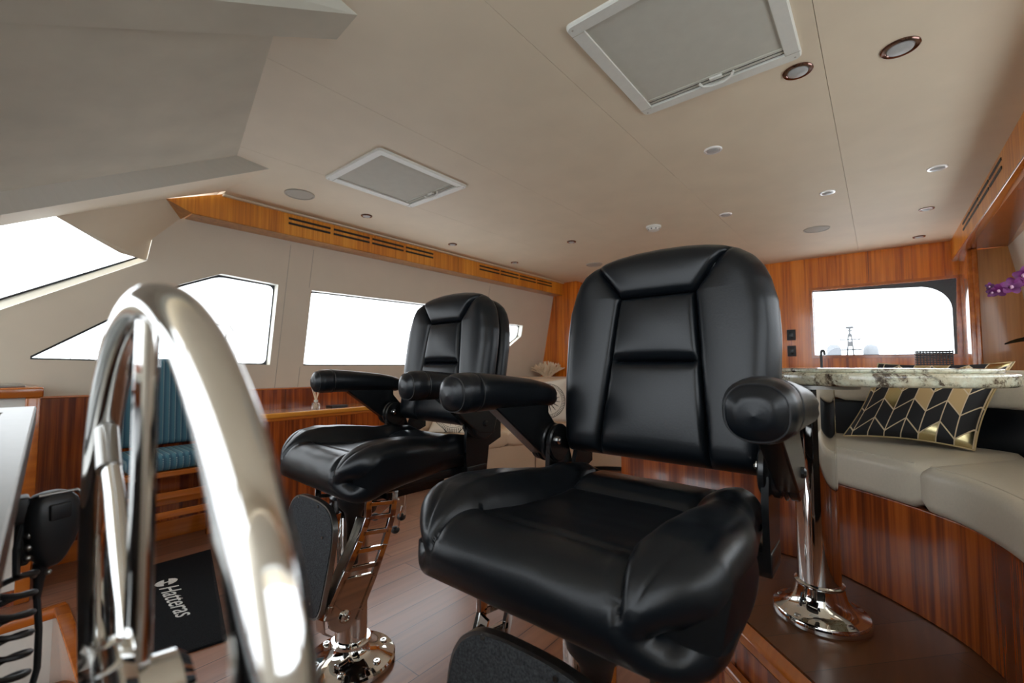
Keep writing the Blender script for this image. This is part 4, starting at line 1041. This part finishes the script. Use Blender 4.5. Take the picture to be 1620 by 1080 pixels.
po = pillow([(-.115, 2.10, .735), (.225, 2.055, .728), (.345, 2.20, 1.012), (-.005, 2.245, 1.008)], .055, 'chevron', 'chevron_pillow', 'black and gold chevron pillow leaning on the dinette settee', None, (0, -1, 0), piping='piping')

# ------------------------------------------------------------------ orchid on the ledge behind the settee
ob = Vector((.62, 2.50, .0))
t = thing('potted_orchid', 'purple orchid spray with dark leaf at the right edge', 'orchid', (.62, 2.50, .90))
tag(build('plant_shelf', MB().box((.47, 2.30, .30), (.74, 2.74, .90)), 'sapele_side'), 'wood shelf behind the dinette settee carrying the orchid', 'shelf')
build('pot', MB().lathe([(0, 0), (.05, 0), (.065, .10), (.068, .10), (.060, .095), (.0, .085)], (.62, 2.50, .90), 32), 'white', t)
stem = smooth_path([(.62, 2.50, .99), (.64, 2.49, 1.15), (.60, 2.50, 1.30), (.50, 2.52, 1.345), (.42, 2.53, 1.33), (.34, 2.53, 1.30)], 8)
build('stem', MB().tube(stem, .0028, 8), 'stem', t)
def leafm(p, q, w, lift):
    mb = MB(); n = 12; vs = []; p, q = Vector(p), Vector(q); d = q - p; s_ = d.cross(Vector((0, 0, 1))).normalized()
    for i in range(n + 1):
        u = i / n; c = p + d * u + Vector((0, 0, lift * math.sin(PI * u))); ww = w * math.sin(PI * min(1, u * .92 + .06)) ** .7
        for k in (-1, -.5, 0, .5, 1): vs.append(c + s_ * ww * k + Vector((0, 0, abs(k) * ww * .35)))
    mb.add([tuple(v) for v in vs] , [(i * 5 + k, i * 5 + k + 1, (i + 1) * 5 + k + 1, (i + 1) * 5 + k) for i in range(n) for k in range(4)])
    mb.add([tuple(v - Vector((0, 0, .0025))) for v in vs], [(i * 5 + k, i * 5 + k + 1, (i + 1) * 5 + k + 1, (i + 1) * 5 + k) for i in range(n) for k in range(4)]); return mb
for p, q, w in (((.61, 2.5, .99), (.385, 2.60, 1.085), .042), ((.63, 2.5, .99), (.74, 2.35, 1.05), .028), ((.62, 2.51, .99), (.56, 2.68, 1.07), .026)):
    build('leaf', leafm(p, q, w, .05), 'leaf', t, fix=False)
random.seed(11)
def flower(c, f, r):
    mb = MB(); f = Vector(f).normalized(); x = f.orthogonal().normalized(); y = f.cross(x); vs = []
    for k in range(5):
        a = k * 2 * PI / 5 + random.random() * .3; d = x * math.cos(a) + y * math.sin(a); s_ = f.cross(d); n = 6; vv = []
        for i in range(n + 1):
            u = i / n; cc_ = Vector(c) + d * r * u + f * (.25 * r * math.sin(PI * u * .7)); w = r * .42 * math.sin(PI * min(.97, u * .85 + .08)) ** .8
            for q in (-1, 0, 1): vv.append(tuple(cc_ + s_ * w * q + f * (.18 * w * abs(q))))
        mb.add(vv, [(i * 3 + q, i * 3 + q + 1, (i + 1) * 3 + q + 1, (i + 1) * 3 + q) for i in range(n) for q in range(2)])
    return mb
for i, (ps, r) in enumerate([(14, .034), (17, .036), (19, .036), (22, .036), (25, .034), (28, .032), (31, .030), (34, .027), (37, .022), (39, .016), (40, .012)]):
    p = stem[min(ps, len(stem) - 1)] + Vector((0, -.01, random.uniform(-.022, .012)))
    fl_o = build('flower', flower(p, (random.uniform(-.5, .5), -1, random.uniform(-.5, .3)), r * 1.25), 'petal', t, fix=False)
    build('flower_lip', MB().ball(p + Vector((0, -.008, -.004)), r * .22, 8, (1, 1, 1.3)), 'petal_pale', fl_o)

# ------------------------------------------------------------------ aft counter with basket and tap
t = thing('galley_counter', 'dark galley counter hidden behind the dinette settee', 'counter', (-.2, 3.5, 0))
build('body', MB().box((-.75, 2.95, 0), (.42, 3.75, .90)), 'sapele', t); build('worktop', MB().box((-.77, 2.93, .90), (.44, 3.77, .93), .006), 'granite', t)
mb = MB()
for k in range(16):
    z = .93 + .009 * k; mb.box((.138, 2.965, z), (.272, 3.075, z + .006), .001)
for k in range(12): x = .142 + k * .0114; mb.box((x, 2.962, .93), (x + .004, 2.968, 1.073), .0)
tag(build('slatted_basket', mb, 'rubber'), 'dark slatted basket standing behind the granite table', 'basket')
t = thing('galley_tap', 'slim dark steel tap rising behind the granite table', 'tap', (-.30, 3.6, .93))
build('spout', MB().tube([(-.30, 3.6, .93), (-.30, 3.6, 1.08)] + [(-.30 + .009 - .009 * math.cos(a), 3.6 - .02 * math.sin(a * .0), 1.08 + .022 * math.sin(a)) for a in [k * PI / 8 for k in range(1, 9)]] + [(-.282, 3.6, 1.07)], .0075, 10), 'gunmetal', t)
build('base', MB().lathe([(0, 0), (.018, 0), (.016, .02), (0, .022)], (-.30, 3.6, .93), 20), 'gunmetal', t)

# switches on the aft wall
for z, lb in ((1.287, 'black switch plate on the aft wood wall, upper one'), (1.135, 'black socket plate on the aft wood wall, lower one above the table')):
    t = thing('wall_plate', lb, 'switch', (-.632, YA, z), 'black plates on the aft wall')
    build('plate', MB().box((-.667, YA - .007, z - .05), (-.597, YA, z + .05), .003), 'rubber', t)
    build('rocker', MB().box((-.648, YA - .011, z - .03), (-.616, YA - .006, z + .03), .002), 'black', t)

# ------------------------------------------------------------------ ceiling fittings
def downlight(label, x, y, r, bright):
    t = thing('downlight', label, 'ceiling light', (x, y, ZC), 'recessed ceiling downlights')
    m = 'rim_reflection' if bright else 'trimdark'
    build('bezel', MB().lathe([(r, 0), (r, -.003), (r * .94, -.0055), (r * .76, -.006), (r * .70, -.004), (r * .68, -.0005)], (x, y, ZC), 40), m, t)
    build('lens', MB().lathe([(r * .69, -.0005), (r * .66, -.007), (r * .4, -.011), (0, -.012)], (x, y, ZC), 32), 'lens', t)
M['rim_reflection'] = plain('rim_reflection_white', (.9, .9, .88), .2, 0, nstr=0, coat=1)  # white colour stands in for bright reflections on these downlight rims
M['trimdark'] = plain('bronze_chrome', (.22, .13, .11), .12, 1, nstr=0)
DL = [(.083, 1.79, .049, 0, 'large downlight nearest the top right corner of the picture'), (-.178, 1.716, .044, 0, 'downlight beside the corner of the big roof hatch'), (-.555, 2.112, .039, 1, 'bright-rimmed downlight just aft of the big roof hatch'),
      (-.196, 3.056, .038, 1, 'bright-rimmed downlight between the two long ceiling seams above the chair back'), (-.743, 3.084, .038, 1, 'bright-rimmed downlight next to the central ceiling seam'), (.255, 3.021, .040, 1, 'swivelled bright downlight beside the starboard valance vents'),
      (.261, 3.78, .038, 0, 'second downlight from the aft wall along the starboard valance'), (.265, 4.568, .038, 0, 'downlight closest to the aft wall above the window'),
      (-1.86, 2.983, .036, 0, 'dark downlight on the ceiling left of the tall chair back'), (-2.664, 3.247, .036, 0, 'farthest downlight along the port valance'), (-2.645, 2.428, .036, 0, 'middle downlight along the port valance'), (-2.572, 1.596, .036, 0, 'nearest downlight along the port valance')]
for x, y, r, b, lb in DL: downlight(lb, x, y, r, b)
for x, y, lb in ((-.318, 3.838, 'round ceiling speaker near the aft wall window'), (-2.543, 1.144, 'round ceiling speaker at the forward end of the port valance'), (-2.116, 3.806, 'round ceiling speaker half hidden by the right chair back')):
    t = thing('ceiling_speaker', lb, 'speaker', (x, y, ZC), 'round ceiling speakers')
    build('rim', MB().lathe([(.080, 0), (.080, -.004), (.076, -.007), (.071, -.007), (.069, -.004), (.069, 0)], (x, y, ZC), 48), 'grille', t)
    build('grille', MB().lathe([(.069, -.003), (.05, -.006), (0, -.008)], (x, y, ZC), 40), 'grille', t)
t = thing('smoke_detector', 'white round smoke detector on the ceiling above the chair back', 'smoke detector', (-1.204, 3.026, ZC))
build('base', MB().lathe([(0, 0), (.052, 0), (.052, -.012), (.046, -.016), (0, -.016)], (-1.204, 3.026, ZC), 40), 'white', t)
build('cap', MB().lathe([(.040, -.016), (.037, -.030), (.028, -.034), (0, -.034)], (-1.204, 3.026, ZC), 40), 'white', t)
for k in range(8):
    a = k * PI / 4; build('vent_slot', MB().box((-.004, .033, -.027), (.004, .040, -.020), 0, Matrix.Translation((-1.204, 3.026, ZC)) @ Matrix.Rotation(a, 4, 'Z')), 'dark', t, smooth=False)

def hatch(label, x0, x1, y0, y1):
    t = thing('roof_hatch', label, 'hatch', ((x0 + x1) / 2, (y0 + y1) / 2, ZC), 'white roof hatches with blinds')
    b = .042; bm_ = MB(); L = rounded([(x0, y0), (x1, y0), (x1, y1), (x0, y1)], .022, 5)
    I = []
    for i, p in enumerate(L):      # inner loop, square cornered
        c = i // 6; q = [(x0 + b, y0 + b), (x1 - b, y0 + b), (x1 - b, y1 - b), (x0 + b, y1 - b)][c]; I.append(q)
    n = len(L); prof = [(L, 0), (L, -.007), (None, -.012), (I, -.012), (I, .012)]
    mid = [((p[0] * .9 + q[0] * .1), (p[1] * .9 + q[1] * .1)) for p, q in zip(L, I)]
    rows = [(L, .001), (L, -.007), (mid, -.012), (I, -.010), (I, .015)]
    vs = [(p[0], p[1], ZC + z) for r_, z in rows for p in r_]
    bm_.add(vs, [(i * n + k, i * n + (k + 1) % n, (i + 1) * n + (k + 1) % n, (i + 1) * n + k) for i in range(len(rows) - 1) for k in range(n)])
    fr_o = build('frame', bm_, 'white', t, angle=30)
    build('frame_joint', MB().box((x0 + .002, y1 - b - .0006, ZC - .0125), (x0 + b, y1 - b + .0006, ZC - .010)).box((x1 - b, y1 - b - .0006, ZC - .0125), (x1 - .002, y1 - b + .0006, ZC - .010)).box((x0 + .002, y0 + b - .0006, ZC - .0125), (x0 + b, y0 + b + .0006, ZC - .010)), 'grille', fr_o, smooth=False)
    build('blind', MB().box((x0 + b - .004, y0 + b - .004, ZC - .0035), (x1 - b + .004, y1 - b - .040, ZC - .0015)), 'shade', t)
    tr_ = build('end_track', MB().box((x0 + b, y1 - b - .040, ZC - .006), (x1 - b, y1 - b - .026, ZC - .001), .002).box((x0 + b, y1 - b - .018, ZC - .004), (x1 - b, y1 - b - .006, ZC - .001), .001), 'shade', t)
    build('track_gap', MB().box((x0 + b, y1 - b - .042, ZC - .001), (x1 - b, y1 - b + .002, ZC - .0002)), 'dark', t, smooth=False)
    xc = (x0 + x1) / 2 + .02; hb_ = MB()
    pts = [(xc - .055, y1 - b - .030, ZC - .010), (xc - .045, y1 - b - .018, ZC - .018), (xc - .02, y1 - b - .010, ZC - .022), (xc + .02, y1 - b - .010, ZC - .022), (xc + .045, y1 - b - .018, ZC - .018), (xc + .055, y1 - b - .030, ZC - .010)]
    hb_.tube(pts, .0045, 8).box((xc - .02, y1 - b - .038, ZC - .014), (xc + .02, y1 - b - .022, ZC - .006), .002)
    build('blind_handle', hb_, 'white', t)
    for px, py in ((x0 + .018, y1 - .018), (x1 - .018, y1 - .018), (x0 + .018, y0 + .018)): build('frame_screw', MB().lathe([(0, -.0128), (.003, -.0128), (.003, -.010), (0, -.010)], (px, py, ZC), 8), 'grille', fr_o)
hatch('large white-framed roof hatch with grey blind, nearest overhead', -.675, -.155, 1.05, 1.632)
hatch('smaller-looking white roof hatch near the port valance', -2.205, -1.708, 1.115, 1.678)

# ------------------------------------------------------------------ boats outside
t = thing('distant_yacht', 'pale distant yacht top with two domes and a mast, seen through the aft window', 'boat', (-.7, 17.6, -1))
build('hardtop', MB().box((-2.6, 17.2, -1), (1.2, 18.4, 1.30), .1), 'pale', t)
for x, y in ((-1.11, 17.3), (-.2, 18.0)): build('radar_dome', MB().lathe([(0, -.35), (.19, -.35), (.20, .15), (.17, .26), (.10, .33), (0, .35)], (x, y, 1.33), 24), 'pale', t)
mast = MB()
mx, my = -.70, 17.6
for dx in (-.09, .09): mast.tube([(mx + dx, my, 1.2), (mx + dx * .4, my, 2.0)], .022, 6)
mast.tube([(mx, my, 1.9), (mx, my, 2.2)], .03, 6)
for z, w in ((1.5, .30), (1.82, .26), (2.1, .08)): mast.tube([(mx - w, my, z), (mx + w, my, z)], .022, 6)
for dx, z in ((-.28, 1.5), (.28, 1.5), (-.25, 1.8), (.25, 1.8)): mast.tube([(mx + dx, my, z), (mx + dx, my, z + .12)], .012, 6)
mast.box((mx - .05, my - .05, 1.6), (mx + .05, my + .05, 1.76)).box((mx - .10, my - .05, 2.16), (mx + .10, my + .05, 2.24))
mo = build('mast', mast, 'gunmetal', t)
t = thing('distant_sportboat', 'faint sport fishing boat tower seen through the port window', 'boat', (-13.8, 4.2, -1))
tw = MB()
for y in (3.85, 4.35):
    tw.tube([(-13.8, y - .25, .9), (-13.8, y, 2.0)], .02, 6)
tw.tube([(-13.8, 3.8, 2.0), (-13.8, 4.0, 2.1), (-13.8, 4.4, 2.1), (-13.8, 4.5, 1.95)], .03, 6).tube([(-13.8, 4.2, 2.05), (-13.8, 4.2, 2.75)], .010, 6).tube([(-13.8, 4.5, .9), (-13.8, 4.62, 2.6)], .010, 6).tube([(-13.8, 4.5, 1.95), (-13.8, 4.75, 1.2)], .03, 6)
build('tower', tw, 'steel', t)
build('hull', MB().box((-14.6, -1.0, -1), (-13.4, 4.6, .75), .2).box((-14.4, 1.2, .75), (-13.6, 3.4, 1.02), .1), 'pale', t)
rl_ = MB()
for k in range(8): rl_.tube([(-13.8, 1.3 + k * .3, 1.0), (-13.8, 1.3 + k * .3, 1.3)], .012, 5)
rl_.tube([(-13.8, 1.3, 1.3), (-13.8, 3.4, 1.3)], .012, 5).tube([(-13.8, 1.5, 1.0), (-13.8, 1.5, 2.2)], .008, 5)
build('railing', rl_, 'steel', t)

# unseen dash top ahead of the wheel, added to darken reflections in the steel
mb = MB().box((-2.5, -1.5, .80), (1.2, -.52, .86), .02).box((-1.0, -.55, .0), (1.2, -.50, .82)); struct('trim_27', mb, 'rubber', 'unseen black dashboard ahead of the wheel, added to darken reflections')
